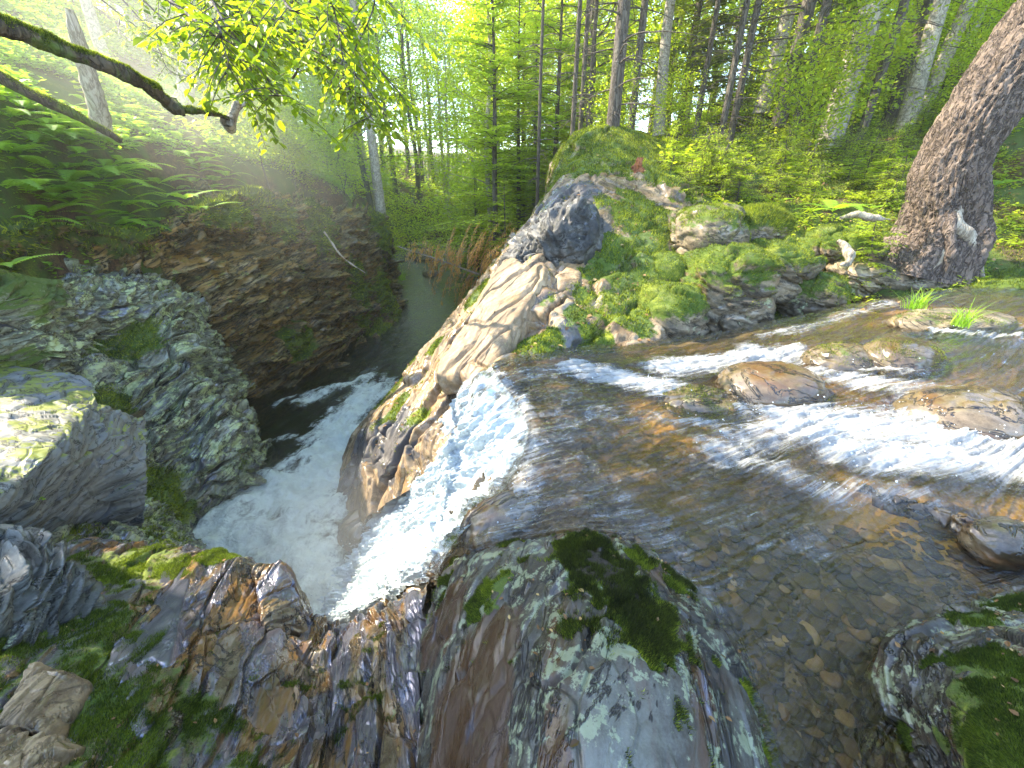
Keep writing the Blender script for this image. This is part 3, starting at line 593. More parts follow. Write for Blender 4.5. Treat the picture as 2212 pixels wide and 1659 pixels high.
for k, (tx, ty, tz, lb) in enumerate([(350,1320,-.215,'long blue-sheened wet slab on the mossy foreground'),(250,1440,-.085,'pale blue wet slab below the longer blue slab'),(285,1530,-.055,'small bluish wet slab near the bottom left')]):
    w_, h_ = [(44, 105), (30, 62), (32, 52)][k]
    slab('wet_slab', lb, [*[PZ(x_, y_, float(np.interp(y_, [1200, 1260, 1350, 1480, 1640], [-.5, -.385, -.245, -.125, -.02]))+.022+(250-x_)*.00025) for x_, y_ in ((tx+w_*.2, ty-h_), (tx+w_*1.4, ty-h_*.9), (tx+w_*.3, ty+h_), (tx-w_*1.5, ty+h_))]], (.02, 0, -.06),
         rock_mat('blue_sheen_rock', dark=(.03,.03,.04), mid=(.08,.08,.11), light=(.16,.16,.21), ochre_amt=0, lichen_amt=.0, wet=1.2, grow=0, streak=.4, bump=.7, wetrough=.22, metal=2.5) if k == 0 else bpy.data.materials['blue_sheen_rock'], B_FORE, 140+k, n=90, amp=.006, ledge=.004, big=.01, fine=.004)  # the blue of these slabs is sky reflection put into the colour
moss_patch_on('near_slab_rock', 200000, .010, .0013, rng, thresh=.45, mat=MMG)
moss_patch_on('ridge', 170000, .030, .0045, rng, thresh=.50)
moss_patch_on('cliff', 40000, .06, .009, rng, thresh=.5)
moss_patch_on('slab_buttress', 30000, .025, .004, rng, thresh=.5)
moss_patch_on('mossy_gully_rock', 40000, .02, .003, rng, thresh=.5)

# ------------------------------------------------------------ stream: one sheet from the far shore to the lip
st = [
 [(2700,575,.5),(2400,590,.42),(2212,600,.40),(2000,632,.33),(1850,655,.25),(1680,690,.15),(1500,725,.06),(1300,745,.03),(1150,755,.02),(1060,785,0)],
 [(2800,680,.4),(2400,680,.38),(2212,690,.36),(2050,720,.3),(1850,740,.22),(1680,770,.12),(1500,800,.05),(1300,810,.02),(1180,815,.01),(1090,830,0)],
 [(2900,790,.33),(2500,790,.32),(2300,800,.3),(2100,830,.25),(1850,850,.14),(1650,850,.08),(1450,870,.04),(1300,880,.02),(1200,885,0),(1125,880,-.02)],
 [(3000,950,.22),(2600,950,.2),(2350,950,.18),(2100,950,.13),(1850,940,.08),(1650,940,.05),(1450,950,.03),(1300,960,0),(1220,960,-.02),(1150,940,-.05)],
 [(3100,1110,.14),(2700,1100,.13),(2400,1090,.12),(2150,1060,.11),(1900,1040,.07),(1700,1030,.04),(1500,1030,.02),(1330,1030,0),(1230,1020,-.04),(1130,1020,-.1)],
 [(3100,1240,0),(2750,1230,0),(2450,1220,0),(2200,1200,0),(1950,1140,0),(1720,1110,0),(1530,1100,0),(1370,1090,-.01),(1230,1085,-.06),(1075,1100,-.15)],
 [(3100,1420,0),(2750,1400,0),(2450,1380,0),(2200,1340,0),(1950,1290,0),(1750,1240,0),(1570,1210,0),(1400,1170,-.02),(1220,1140,-.08),(1000,1180,-.22)],
 [(3000,1750,0),(2700,1750,0),(2400,1700,0),(2200,1600,0),(1980,1500,0),(1800,1450,0),(1650,1390,0),(1450,1260,-.03),(1220,1190,-.14),(975,1220,-.32)],
 [(2800,2400,0),(2600,2400,0),(2300,2300,0),(2100,2200,0),(1950,2100,0),(1800,2000,0),(1700,1900,0),(1500,1420,-.1),(1200,1300,-.25),(955,1255,-.42)],
]
over = [(1020,825,-.21),(1040,880,-.23),(1075,925,-.24),(1095,975,-.26),(1080,1045,-.32),(1030,1120,-.38),(970,1185,-.45),(952,1220,-.5),(940,1250,-.6)]
SW = np.array([[PZ(*q) for q in r]+[PZ(*o_)] for r, o_ in zip(st, over)])
depth = np.array([
 [.10,.10,.10,.10,.08,.08,.08,.06,.05,.04],
 [.12,.12,.10,.08,.08,.08,.08,.07,.06,.05],
 [.12,.12,.10,.08,.07,.07,.06,.06,.06,.05],
 [.12,.12,.12,.12,.10,.08,.06,.05,.05,.05],
 [.14,.14,.14,.12,.05,.05,.04,.04,.05,.05],
 [.03,.03,.03,.03,.03,.03,.03,.03,.04,.05],
 [.18,.18,.18,.16,.14,.12,.07,.04,.03,.04],
 [.22,.22,.22,.20,.20,.18,.14,.06,.03,.04],
 [.20,.20,.20,.20,.20,.20,.18,.08,.03,.04]])
NR, NCc = 560, 620
depth = np.concatenate([depth, depth[:, -1:]*0+.05], 1)
G = cr(cr(SW, NR, 0), NCc, 1); D = cr(cr(depth[..., None], NR, 0), NCc, 1)[..., 0]
ul = np.concatenate([[np.zeros(NR)], np.cumsum(np.linalg.norm(np.diff(G, axis=1), axis=-1), 1).T]).T
vl = np.concatenate([[np.zeros(NCc)], np.cumsum(np.linalg.norm(np.diff(G, axis=0), axis=-1), 0)])
flow = np.stack([ul.mean(0)[None, :]+0*ul, vl.mean(1)[:, None]+0*vl, 0*ul], -1)
flow = .5*flow+.5*np.stack([ul, vl, 0*ul], -1)
Gf = G.reshape(-1, 3); Ff = flow.reshape(-1, 3)
def caps(p, segs, z, warp=.35, seed=3):
    q = p[:, :2]; w_ = fbm(np.stack([p[:, 0]*2.3, p[:, 1]*2.3, p[:, 0]*0], 1), 4, seed)*warp; m = np.zeros(len(p))
    for (x1, y1, x2, y2, r, a) in segs:
        A, B2 = PZ(x1, y1, z)[:2], PZ(x2, y2, z)[:2]; ab = B2-A
        t = np.clip(((q-A)@ab)/max(ab@ab, 1e-6), 0, 1); d = np.linalg.norm(q-(A+t[:, None]*ab), axis=1)/r+w_
        m = np.maximum(m, a*(1-smooth(.15, 1.7, d)))
    return m
RAP = [(1240,785,1460,840,.20,.95),(1430,790,1700,775,.21,1.0),(1620,765,1900,825,.20,.95),(1750,820,2060,905,.16,.75),(1560,965,1800,905,.18,.8),(1720,915,2212,975,.33,1.0),(1850,985,2400,1045,.22,1.0),
       (2000,765,2300,815,.10,.9),(1520,950,1800,1060,.13,.65),(1230,780,1130,800,.18,.5),(1100,850,1180,960,.16,.45),(1150,1000,1060,1110,.15,.55),(1700,740,1900,690,.12,.6),(1900,700,2212,770,.1,.4),(1850,1050,2000,1080,.1,.6),(1290,1060,1500,1000,.2,.35),(1180,900,1400,900,.3,.45),(1250,1000,1450,1150,.3,.42),(1500,1080,1750,1150,.2,.38),(1350,1100,1500,1250,.15,.4),(1070,800,1130,890,.14,.75),(1140,900,1130,1010,.13,.7),(1100,1050,1010,1160,.12,.6),(1200,830,1300,870,.2,.4),(1560,860,1620,895,.06,.8),(1440,905,1620,920,.05,.7),(1760,800,1860,830,.07,.9),(1880,790,1960,830,.08,.9),(1960,900,2060,960,.12,1.0),(2060,960,2200,985,.1,.9),(1640,735,1780,720,.07,.6)]
foam = caps(Gf, RAP, .06)
calm = smooth(1.05, 1.5, Gf[:, 1])*.85+.15      # still pool near the camera
rip = (fbm(Ff*np.array([2.2, 4, 0])+1, 4, 5)*.034+fbm(Ff*np.array([9, 15, 0]), 3, 9)*.014)*calm*smooth(0, .05, D.reshape(-1))
fl = fbm(Ff*np.array([4, 16, 0]), 4, 12)
rip = rip+foam*(.03*fl+.015*fbm(Gf*9, 3, 4)+.02)
ebs = [((1660,835),.34,(1.3,.9),.10),((1475,870),.22,(1,1),.04),((2080,890),.42,(1,1),.07),((1960,770),.28,(1.2,1),.09)]
rip += .0
for (tc, r, sq, hh) in ebs:
    c = PZ(tc[0], tc[1]+20, .1); d = np.linalg.norm((Gf[:, :2]-c[:2])/np.array(sq), axis=1)/r
    rip += 0*d
Wv = Gf.copy(); Wv[:, 2] += rip
def water_mat(name, tint=(.86, .76, .52), foamcol=(.50, .51, .50), streak=(2.2, 26, 1), fs=1.0, bumpd=.034, bscale=1.0, body=None, body_f=.0, fmax=.92, w0=.34, w1=1.0, fbd=.03, fdark=.85, frm=1.9):
    m = MT(name); fl = m.attr('flow', False); pos = m.n("TexCoord").outputs['Object']; fo_ = m.attr('foam')
    s1 = m.noise(m.vmul(fl, streak), 1.0, 6, .68, .6); s2 = m.noise(pos, 22, 5, .7); s3 = m.noise(pos, 5, 5, .65, .8)
    k = m.math('ADD', m.math('MULTIPLY', s1, .45), m.math('ADD', m.math('MULTIPLY', s2, .25), m.math('MULTIPLY', s3, .3)))
    fac = m.step(m.math('ADD', m.math('MULTIPLY', fo_, fs), m.math('MULTIPLY', m.math('SUBTRACT', k, .5), 3.2)), w0, w1)
    hb = m.math('ADD', m.noise(m.vmul(fl, tuple(c*3*bscale for c in (2, 5, 1))), 1.0, 4, .6, .5), m.math('MULTIPLY', m.noise(pos, 38*bscale, 3, .6, .4), .45))
    nrm = m.bump(hb, .8, bumpd)
    gl = m.n("BsdfGlossy", None, Color=(1, 1, 1), Roughness=.04, Normal=nrm).outputs[0]
    tr = m.n("BsdfTransparent", None, Color=tint).outputs[0]
    fr = m.n("Fresnel", None, IOR=1.33, Normal=nrm).outputs[0]
    if body:
        bd = m.n("BsdfDiffuse", None, Color=body).outputs[0]; tr = m.n("MixShader", None, i0=body_f, i1=tr, i2=bd).outputs[0]
    wat = m.n("MixShader", None, i0=m.math('MINIMUM', m.math('MULTIPLY', fr, frm), 1.0), i1=tr, i2=gl).outputs[0]
    fn = m.bump(m.math('ADD', s2, m.math('MULTIPLY', s1, 1.2)), .9, fbd)
    fd = m.bsdf(Base_Color=m.mix(m.step(s3, .38, .62), tuple(c*fdark for c in foamcol), foamcol), Roughness=.45, Normal=fn, Subsurface_Weight=.0)
    ft = m.n("BsdfTranslucent", None, Color=foamcol).outputs[0]
    fd = m.n("MixShader", None, i0=.15, i1=fd, i2=ft).outputs[0]
    sh = m.n("MixShader", None, i0=m.math('MULTIPLY', fac, fmax), i1=wat, i2=fd).outputs[0]
    return m.done(sh)
WM = water_mat('stream_water', w0=.30, w1=1.1)
_pi = rng.choice(len(Wv), 1400, p=(lambda q: q/q.sum())(np.clip(foam-.5, 0, 1)**1.5+1e-9)); SPL = Wv[_pi]+np.stack([rng.normal(size=1400)*.02, rng.normal(size=1400)*.02, np.abs(rng.normal(size=1400))*.03], 1)
SWO = tag(mesh('stream_water', Wv, grid_faces(NR, NCc), WM, True, {'flow': Ff, 'foam': foam}), kind='structure')
# ---- its bed
def bed_mat():
    m = MT('stream_bed'); pos = m.n("TexCoord").outputs['Object']; fl = m.attr('flow', False)
    v1 = m.n("TexVoronoi", {'feature': 'F1'}, Vector=m.n("VectorMath", {'operation': 'ADD'}, i0=pos, i1=m.vmul(m.n("TexNoise", None, Vector=pos, Scale=9.0).outputs[1], (.08, .08, .08))).outputs[0], Scale=26.0)
    v2 = m.n("TexVoronoi", {'feature': 'DISTANCE_TO_EDGE'}, Vector=pos, Scale=26.0)
    big = m.noise(pos, 1.8, 4, .6, .4); n = m.noise(pos, 30, 5, .7)
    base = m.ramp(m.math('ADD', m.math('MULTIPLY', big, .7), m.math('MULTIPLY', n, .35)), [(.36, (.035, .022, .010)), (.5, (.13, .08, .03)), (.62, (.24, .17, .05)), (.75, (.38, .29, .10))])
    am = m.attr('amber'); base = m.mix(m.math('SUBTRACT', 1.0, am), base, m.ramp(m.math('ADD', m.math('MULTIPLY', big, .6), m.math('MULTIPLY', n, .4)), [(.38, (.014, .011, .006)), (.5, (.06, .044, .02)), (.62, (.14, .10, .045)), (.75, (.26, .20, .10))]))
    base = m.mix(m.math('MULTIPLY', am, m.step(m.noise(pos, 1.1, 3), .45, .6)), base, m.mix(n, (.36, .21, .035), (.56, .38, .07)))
    peb = m.mix(m.n("SeparateColor", None, Color=v1.outputs[1]).outputs[0], (.10, .08, .05), (.50, .40, .27))
    pk = m.math('MULTIPLY', m.step(m.n("SeparateColor", None, Color=v1.outputs[1]).outputs[1], .45, .55), m.attr('pebbly'))
    col = m.mix(m.math('MULTIPLY', pk, .8), base, peb)
    nrm = m.bump(m.math('ADD', n, m.math('MULTIPLY', v1.outputs[0], -.6)), .6, .02)
    return m.done(m.bsdf(Base_Color=col, Roughness=.7, Normal=nrm))
Bv = Gf.copy(); dd = D.reshape(-1)
Bv[:, 2] -= dd*(.85+.5*fbm(Gf*2.4, 3, 33))+.012+.010*np.abs(fbm(Gf*9, 3, 35))
peb = (1-smooth(1.2, 1.9, Gf[:, 1]))*.45+.1*smooth(2, 3, Gf[:, 0])
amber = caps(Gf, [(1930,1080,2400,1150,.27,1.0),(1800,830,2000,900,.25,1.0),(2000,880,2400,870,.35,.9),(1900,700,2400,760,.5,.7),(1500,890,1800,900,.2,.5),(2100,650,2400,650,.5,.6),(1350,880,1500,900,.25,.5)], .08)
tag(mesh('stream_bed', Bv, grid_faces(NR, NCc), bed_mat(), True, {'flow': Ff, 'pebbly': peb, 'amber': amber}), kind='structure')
# loose stones on the bed of the still pool
def stones(name, pts, size, rg, mat, flat=.45, sub=2, jit=.25):
    V0, F0 = ICO[sub]; n = len(pts); S = size*(.35+2.6*rg.random(n)**4); a = rg.random(n)*6.28
    sx = S*(.7+.6*rg.random(n)); sy = S*(.7+.6*rg.random(n)); sz = S*flat*(.6+.6*rg.random(n))
    U = V0[None]*(1+jit*(rg.random((n, len(V0), 1))-.5))
    X = U[..., 0]*sx[:, None]; Yv = U[..., 1]*sy[:, None]; Z = U[..., 2]*sz[:, None]
    W = np.stack([X*np.cos(a)[:, None]-Yv*np.sin(a)[:, None], X*np.sin(a)[:, None]+Yv*np.cos(a)[:, None], Z], -1)+pts[:, None]
    F = F0[None]+(np.arange(n)*len(V0))[:, None, None]
    return mesh(name, W.reshape(-1, 3), F.reshape(-1, 3), mat, True, {'rnd': np.repeat(rg.random(n), len(V0)), 'moss': np.zeros(n*len(V0)), 'sc': W.reshape(-1, 3)*6})
def pebble_mat():
    m = MT('pebbles'); r = m.attr('rnd'); pos = m.n("TexCoord").outputs['Object']; n = m.noise(pos, 40, 4, .7)
    col = m.ramp(r, [(0, (.02, .016, .010)), (.35, (.05, .038, .02)), (.6, (.11, .075, .035)), (.8, (.10, .09, .065)), (.92, (.26, .16, .08)), (1, (.50, .40, .26))])
    col = m.mix(m.math('MULTIPLY', n, .6), col, (.06, .045, .02))
    return m.done(m.bsdf(Base_Color=col, Roughness=.55, Normal=m.bump(n, .4, .01)))
PEB = pebble_mat()
sel = np.where((Gf[:, 1] < 1.5) & (Gf[:, 0] > .45) & (Gf[:, 0] < 2.2))[0]
ps = Bv[rng.choice(sel, 3800)]+np.array([0, 0, .003])
tag(stones('pebbles', ps, .017, rng, PEB, flat=.3), 'flat brown and tan pebbles on the bed of the clear pool', 'pebbles', kind='stuff')
sel = np.where((Gf[:, 1] > 4.2) & (Gf[:, 0] > 3.5) & (Gf[:, 1] < 6.5))[0]
# ---- boulders in the stream
rbs = [((1675,838),.10,(.40,.30,.20),.1,151,.15,'smooth dark wet dome-shaped boulder in the middle of the rapids'),
       ((1530,875),.02,(.34,.26,.12),-.4,152,.45,'low yellow-mossy rock left of the dark dome boulder'),
       ((1838,780),.18,(.34,.24,.16),.1,153,.5,'brown rounded boulder with green moss cap above the rapids'),
       ((1955,775),.24,(.32,.26,.20),.4,154,.4,'wet boulder with water sliding over its right side'),
       ((2110,905),.13,(.45,.30,.20),.1,155,.05,'dark boulder with white water breaking over it at the right'),
       ((2070,690),.34,(.62,.30,.12),.15,156,.4,'long low orange-brown rock carrying grass at the far side of the stream'),
       ((2205,1175),.08,(.16,.12,.12),.2,157,.0,'small black wet rock at the right edge'),
       ((1930,660),.25,(.25,.15,.06),.0,158,.3,'small flat rock under the upstream grass tuft')]
for (tc, z_, sz, rz_, sd_, mu, lb) in rbs:
    c = PZ(tc[0], tc[1], z_)+np.array([0, .05, -.06])
    o, W, N_, mo = boulder('stream_boulder', lb, c, sz, B_FLAT, R_WET if mu < .3 else R_MOSSY if sd_ == 156 else R_WET, rz=rz_, sub=5, seed=sd_, mossup=mu, power=2.3, amp=.04*sz[0], ledge=.02*sz[0], big=.12*sz[0], cat='boulder')
    if mu >= .4: moss_on(W, N_, mo, ICO[5][1], o, 2500, .012, .002, rng, thresh=.5)
# thin dark ledge between the amber water and the near pool
lp = [PZ(1860,1066,.02),PZ(1960,1095,.02),PZ(2060,1130,.02),PZ(2160,1178,.02),PZ(2300,1230,.02)]
lg = []
for s_, dz in ((-.10, -.12), (-.03, .02), (.03, .025), (.10, -.12)): lg.append([p+np.array([.02, s_, dz]) for p in lp])
rock_patch('stream_ledge', lg, 40, 300, B_FLAT, R_WET, 'thin dark rock ledge holding back the amber water at the right', 'rock ledge', amp=.03, cell=5, ledge=.01, fine=.006, seed=161, big=.03,
           moss=lambda V: .2+0*V[:, 0])
# ------------------------------------------------------------ waterfall: chute from the lip to the pool
wf = [
 [(1060,785,0),(1020,825,-.18),(975,880,-.6),(925,945,-1.1),(865,1030,-1.7),(770,1120,-2.15),(700,1165,-2.42)],
 [(1090,830,0),(1040,880,-.2),(985,945,-.65),(930,1020,-1.2),(865,1095,-1.75),(775,1170,-2.15),(700,1210,-2.42)],
 [(1125,880,-.02),(1075,925,-.2),(1010,985,-.62),(945,1060,-1.15),(870,1130,-1.7),(775,1205,-2.12),(695,1245,-2.42)],
 [(1150,940,-.05),(1095,975,-.22),(1025,1030,-.62),(950,1100,-1.15),(868,1170,-1.68),(775,1235,-2.1),(690,1275,-2.42)],
 [(1130,1020,-.1),(1080,1045,-.28),(1015,1085,-.66),(940,1140,-1.15),(860,1205,-1.65),(770,1265,-2.1),(685,1305,-2.42)],
 [(1075,1100,-.15),(1030,1120,-.34),(975,1150,-.7),(910,1190,-1.15),(840,1240,-1.65),(755,1295,-2.1),(680,1335,-2.42)],
 [(1000,1180,-.22),(970,1185,-.4),(930,1205,-.75),(880,1235,-1.18),(820,1280,-1.65),(745,1330,-2.1),(680,1365,-2.42)],
 [(955,1255,-.42),(940,1250,-.55),(905,1265,-.85),(860,1290,-1.25),(805,1325,-1.7),(740,1365,-2.12),(690,1395,-2.42)],
]
WF = np.array([[PZ(*q) for q in r] for r in wf]); n1, n2 = 420, 460
G = cr(cr(WF, n1, 0), n2, 1); N = grid_normals(G)
if (N*(CAM-G)).sum(-1).mean() < 0: N = -N
ul = np.concatenate([[np.zeros(n1)], np.cumsum(np.linalg.norm(np.diff(G, axis=1), axis=-1), 1).T]).T
vl = np.concatenate([[np.zeros(n2)], np.cumsum(np.linalg.norm(np.diff(G, axis=0), axis=-1), 0)]).mean(1)[:, None]+0*ul
fw = np.stack([ul, vl, 0*ul], -1).reshape(-1, 3); tt = np.linspace(0, 1, n2)[None, :]+0*ul; ss = np.linspace(0, 1, n1)[:, None]+0*ul
tt, ss = tt.ravel(), ss.ravel(); Gw = G.reshape(-1, 3); Nw = N.reshape(-1, 3)
ff = .46+.66*smooth(.0, .5, tt)+.25*fbm(fw*np.array([1.2, 7, 0]), 3, 49)*(1-smooth(.2, .6, tt))
ff *= 1-.2*smooth(.60, .95, ss)*(1-smooth(.55, .9, tt)); ff -= .25*np.exp(-((ss-.62)/.1)**2)*(1-smooth(.1, .4, tt))
ff += .35*np.exp(-((ss-.45)/.14)**2)*smooth(.0, .15, tt)
edge = np.minimum(smooth(0, .06, ss), smooth(0, .05, 1-ss))
hh = (.06*fbm(fw*np.array([1.6, 6, 0]), 3, 41)+.055*np.abs(fbm(fw*np.array([3.2, 15, 0]), 4, 42))+.008*fbm(fw*np.array([20, 42, 0]), 3, 43))*smooth(0, .12, tt)*1.3+.10*smooth(.5, 1, tt)*np.abs(fbm(Gw*5, 4, 45))
hh += .10*smooth(.35, 1, tt)*fbm(Gw*2.6, 4, 44)+.05*edge
FWM = water_mat('falling_water', tint=(.9, .93, .93), foamcol=(.62, .72, .77), streak=(3, 24, 1), fs=1.2, bumpd=.05, bscale=1.0)
o = mesh('waterfall', Gw+Nw*hh[:, None], grid_faces(n1, n2), FWM, True, {'flow': fw, 'foam': ff}, origin=PZ(850,1130,-2.4))
tag(o, 'white waterfall chute pouring from the stream lip into the gorge pool', 'waterfall')
# torn lumps and droplets over the chute
idx = rng.choice(len(Gw), 3000, p=(lambda q: q/q.sum())(smooth(.05, .6, tt)*edge+.02))
dp = Gw[idx]+Nw[idx]*(hh[idx]+np.abs(rng.normal(size=3000))*.045*(.3+tt[idx]))[:, None]+rng.normal(size=(3000, 3))*.012
V0, F0 = ICO[1]
def drops(name, pts, size, mat, parent=None, rg=rng, elong=None):
    n = len(pts); S = size*(.35+1.2*rg.random(n)**3)
    U = V0[None]*(1+.5*(rg.random((n, len(V0), 1))-.5))*S[:, None, None]
    if elong is not None: U = U+elong*(U@elong/1.0)[..., None]*2.0
    W = U+pts[:, None]; F = F0[None]+(np.arange(n)*len(V0))[:, None, None]
    return mesh(name, W.reshape(-1, 3), F.reshape(-1, 3), mat, True, None, parent=parent, origin=list(parent.location) if parent else None)
mD = MT('water_drops'); DROP = mD.done(mD.n("MixShader", None, i0=.35, i1=mD.bsdf(Base_Color=(.85, .92, .96), Roughness=.15), i2=mD.n("BsdfTransparent", None, Color=(.95, .97, 1)).outputs[0]).outputs[0])
tag(drops('splash_drops', SPL, .0042, DROP), 'fine white splash drops leaping over the rapids', 'splash', kind='stuff'); el = np.array([-.6, .35, -.7]); drops('droplets', dp, .0045, DROP, o, elong=el/np.linalg.norm(el))
# rock under the chute
G2 = cr(cr(WF, 300, 0), 320, 1); N2 = grid_normals(G2)
if (N2*(CAM-G2)).sum(-1).mean() < 0: N2 = -N2
lipk = smooth(.0, .3, np.linspace(0, 1, 320))[None, :, None]; P2 = (G2-N2*(.05+.05*lipk)).reshape(-1, 3)
d2, _ = rock_disp(P2, N2.reshape(-1, 3), B_RIDGE, amp=.09, cell=2.6, ledge=.04, ledge_f=6, fine=.015, seed=171, big=.10)
V2 = P2+N2.reshape(-1, 3)*(d2*(.15+.85*np.broadcast_to(lipk[..., 0], (300, 320)).ravel()))[:, None]
r_, q_ = 300, 320; V3 = V2.reshape(r_, q_, 3)
o = mesh('chute_rock', V2, grid_faces(r_, q_), R_WET, True, {'sc': V2@B_RIDGE, 'moss': blob(V2, [(PZ(1110,1130,-.2),.2),(PZ(1020,1140,-.4),.25)], .2)}, origin=PZ(850,1130,-2.6))
tag(o, 'dark wet rock under and beside the waterfall chute', 'rock')
# dark green wet rock bulge between the chute and the lichen boulder
boulder('wet_bulge_rock', 'dark green wet rock bulge between the waterfall and the lichen boulder', PZ(1120,1125,-.2)+np.array([-.02, .05, -.12]), (.34, .20, .22), B_RIDGE, R_WET, rz=.5, sub=5, seed=173, mossup=.35, amp=.03, big=.04)
boulder('splash_rock', 'dark wet rock showing through the spray at the foot of the ridge', PZ(800,1140,-2.1)+np.array([0, .1, -.15]), (.45, .28, .3), B_RIDGE, R_WET, rz=.7, sub=5, seed=174)
boulder('splash_rock', 'purple-brown wet rocks breaking the spray above the near slabs', PZ(880,1330,-.95)+np.array([0, .05, -.2]), (.30, .14, .2), B_RIDGE, R_WET, rz=.6, sub=5, seed=175, amp=.05)
# ------------------------------------------------------------ lower river
Yr = 1.2+(np.linspace(0, 1, 520)**2.3)*47; Xr = np.linspace(0, 1, 300)
mid_ = np.interp(Yr, [1, 5, 9, 13, 20, 34, 50], [-2.8, -3.3, -3.6, -3.0, -4.4, -6.5, -8]); hw_ = np.interp(Yr, [1, 9, 20, 34, 50], [2.6, 2.9, 3.2, 5, 8])
GX = mid_[:, None]+hw_[:, None]*(Xr[None, :]*2-1); GY = Yr[:, None]+0*GX
Gp = np.stack([GX, GY, -2.5+0*GX], -1).reshape(-1, 3)
PF = [(640,1210,440,1190,.65,1.0),(690,1150,600,1050,.6,1.0),(690,1050,730,930,.55,1.1),(720,940,800,840,.45,.95),(760,860,860,850,.35,.8),(650,870,800,810,.22,.75),(680,1290,600,1200,.5,1.0),(690,1340,640,1240,.4,1.0),
      (600,870,720,830,.14,.6),(560,960,640,940,.1,.5),(840,820,880,870,.25,.6),(800,800,900,840,.3,.4),(740,1010,780,1100,.35,1.0),(880,570,960,580,.3,.25)]
foam = caps(Gp, PF, -2.5, warp=.4)
mound = caps(Gp, [(700,1180,640,1280,.9,1.0),(640,1150,520,1160,.8,.6)], -2.5, warp=.2)
fl2 = np.stack([Gp[:, 1]*1.0, Gp[:, 0]-.3*Gp[:, 1], 0*Gp[:, 0]], 1)
Gp[:, 2] += foam*(.15*fbm(Gp*2.3, 5, 51)+.02)+mound*.42+foam*.05*np.abs(fbm(Gp*4, 4, 57))+.012*fbm(fl2*np.array([2.5, 4.0, 0]), 4, 52)+foam*.02*fbm(Gp*9, 3, 53)
RM = water_mat('river_water', tint=(.25, .30, .18), foamcol=(.90, .98, .91), streak=(1.2, 5, 1), fs=1.1, bumpd=.06, bscale=.35, body=(.03, .045, .02), body_f=.2, frm=1.1, fbd=.08, fdark=.8)
tag(mesh('river_water', Gp, grid_faces(520, 300), RM, True, {'flow': fl2, 'foam': foam}), kind='structure')
# far riffle stones
for k, (tx, ty, lb) in enumerate([(915,560,'grey flat stone in the far riffle of the river'),(905,545,'rounded grey stone left of the log at the river bend'),(930,592,'low wet stone in the river below the riffle'),(885,552,'small pale stone by the far left bank')]):
    boulder('river_stone', lb, PZ(tx, ty, -2.48), (.6-.1*k, .4, .2), B_FLAT, R_MOSSY, rz=k, sub=3, seed=180+k)
# ------------------------------------------------------------ ground
gp = [(-4.3,3.7,1.1),(-6.5,6.1,2.6),(-6.3,6.9,2.2),(-9,11.2,4),(-6.5,9.9,2.5),(-6,12.9,2.25),(-5.5,14.6,1.3),(-4.6,16,.6),(-5.2,8,1.3),(-3.6,2,.2),(-8,2,3),(-12,5,6),(-15,12,8),(-20,25,9),(-8,20,2.5),
 (-9,28,-.5),(-14,35,3),(-30,10,15),(-6,0,1.5),(-3,0,.0),(-2.5,17,-2.0),(-1,14,-.8),(.5,12,.8),(0,20,-1),(2,16,1.2),(3,22,1.5),(-2.5,30,-2.0),(-2,36,-1.5),(-4,46,-.8),(5,40,2),(10,30,4),(20,30,9),(0,60,2),(-15,60,5),(20,60,8),(15,18,6),(25,15,11),
 (15,5,4),(12,9,3.4),(9,5,1.3),(8.3,3,.6),(10,0,1),(5,-2,.0),(0,-2,-.2),(-3,-3,.3),(0,.5,-.9),(-1.5,1,-1.4),(2,2,-.6),(3,3.5,-.5),(1,3,-.7),(1.6,4.0,-.6),(5,3.6,-.3),(6.5,4,-.1),(4.0,4.6,-.2),
 (40,30,16),(40,60,16),(-40,60,12),(0,100,8),(60,0,20),(-60,0,25),(-50,100,14),(60,100,18),(3,1,-.5),(5,1,-.3)]
gp = [np.array(p, float) for p in gp]
gp += [PY(1500,450,6.9),PY(1400,410,8.2),PY(1290,330,10)-np.array([0,0,.2]),PY(1550,330,12),PY(1800,300,12),PY(2000,230,14.5),PY(2212,100,17),PY(1950,480,6.2),PY(2100,520,6.4),PY(2010,530,6.1),PY(1700,420,8),PY(1850,400,8.5),PY(1700,490,6.9),
       PY(1600,560,6.0)-np.array([0,0,.15]),PY(1850,560,6.4),PY(1850,610,5.9),PY(2000,600,5.7),PY(2150,590,5.7),PY(2300,590,5.6),PY(1500,640,5.4)-np.array([0,0,.3]),PY(2200,450,7.5)]
gp = np.array(gp)
def _k(r2): return np.where(r2 > 0, r2*np.log(np.maximum(r2, 1e-12)), 0)
def tps_fit(p, lam=.4):
    n = len(p); d2 = ((p[:, None, :2]-p[None, :, :2])**2).sum(-1)
    A = np.zeros((n+3, n+3)); A[:n, :n] = _k(d2)+lam*np.eye(n); A[:n, n] = 1; A[:n, n+1:] = p[:, :2]; A[n:, :n] = A[:n, n:].T
    return np.linalg.solve(A, np.concatenate([p[:, 2], [0, 0, 0]]))
TW = tps_fit(gp)
def tps(x, y):
    q = np.stack([np.ravel(x), np.ravel(y)], 1); out = np.zeros(len(q)); n = len(gp)
    for s in range(0, len(q), 40000):
        b = q[s:s+40000]; d2 = ((b[:, None]-gp[None, :, :2])**2).sum(-1)
        out[s:s+40000] = _k(d2)@TW[:n]+TW[n]+b@TW[n+1:]
    return out
RC = np.array([(-1.6,1.6,.6),(-2.6,2.6,1.0),(-3.0,3.5,1.1),(-3.5,5.2,.9),(-4.1,8,1.5),(-3.4,11,1.5),(-2.9,13.4,1.3),(-4.4,20,1.5),(-6.0,30,2.4),(-6.6,35,2.8)])
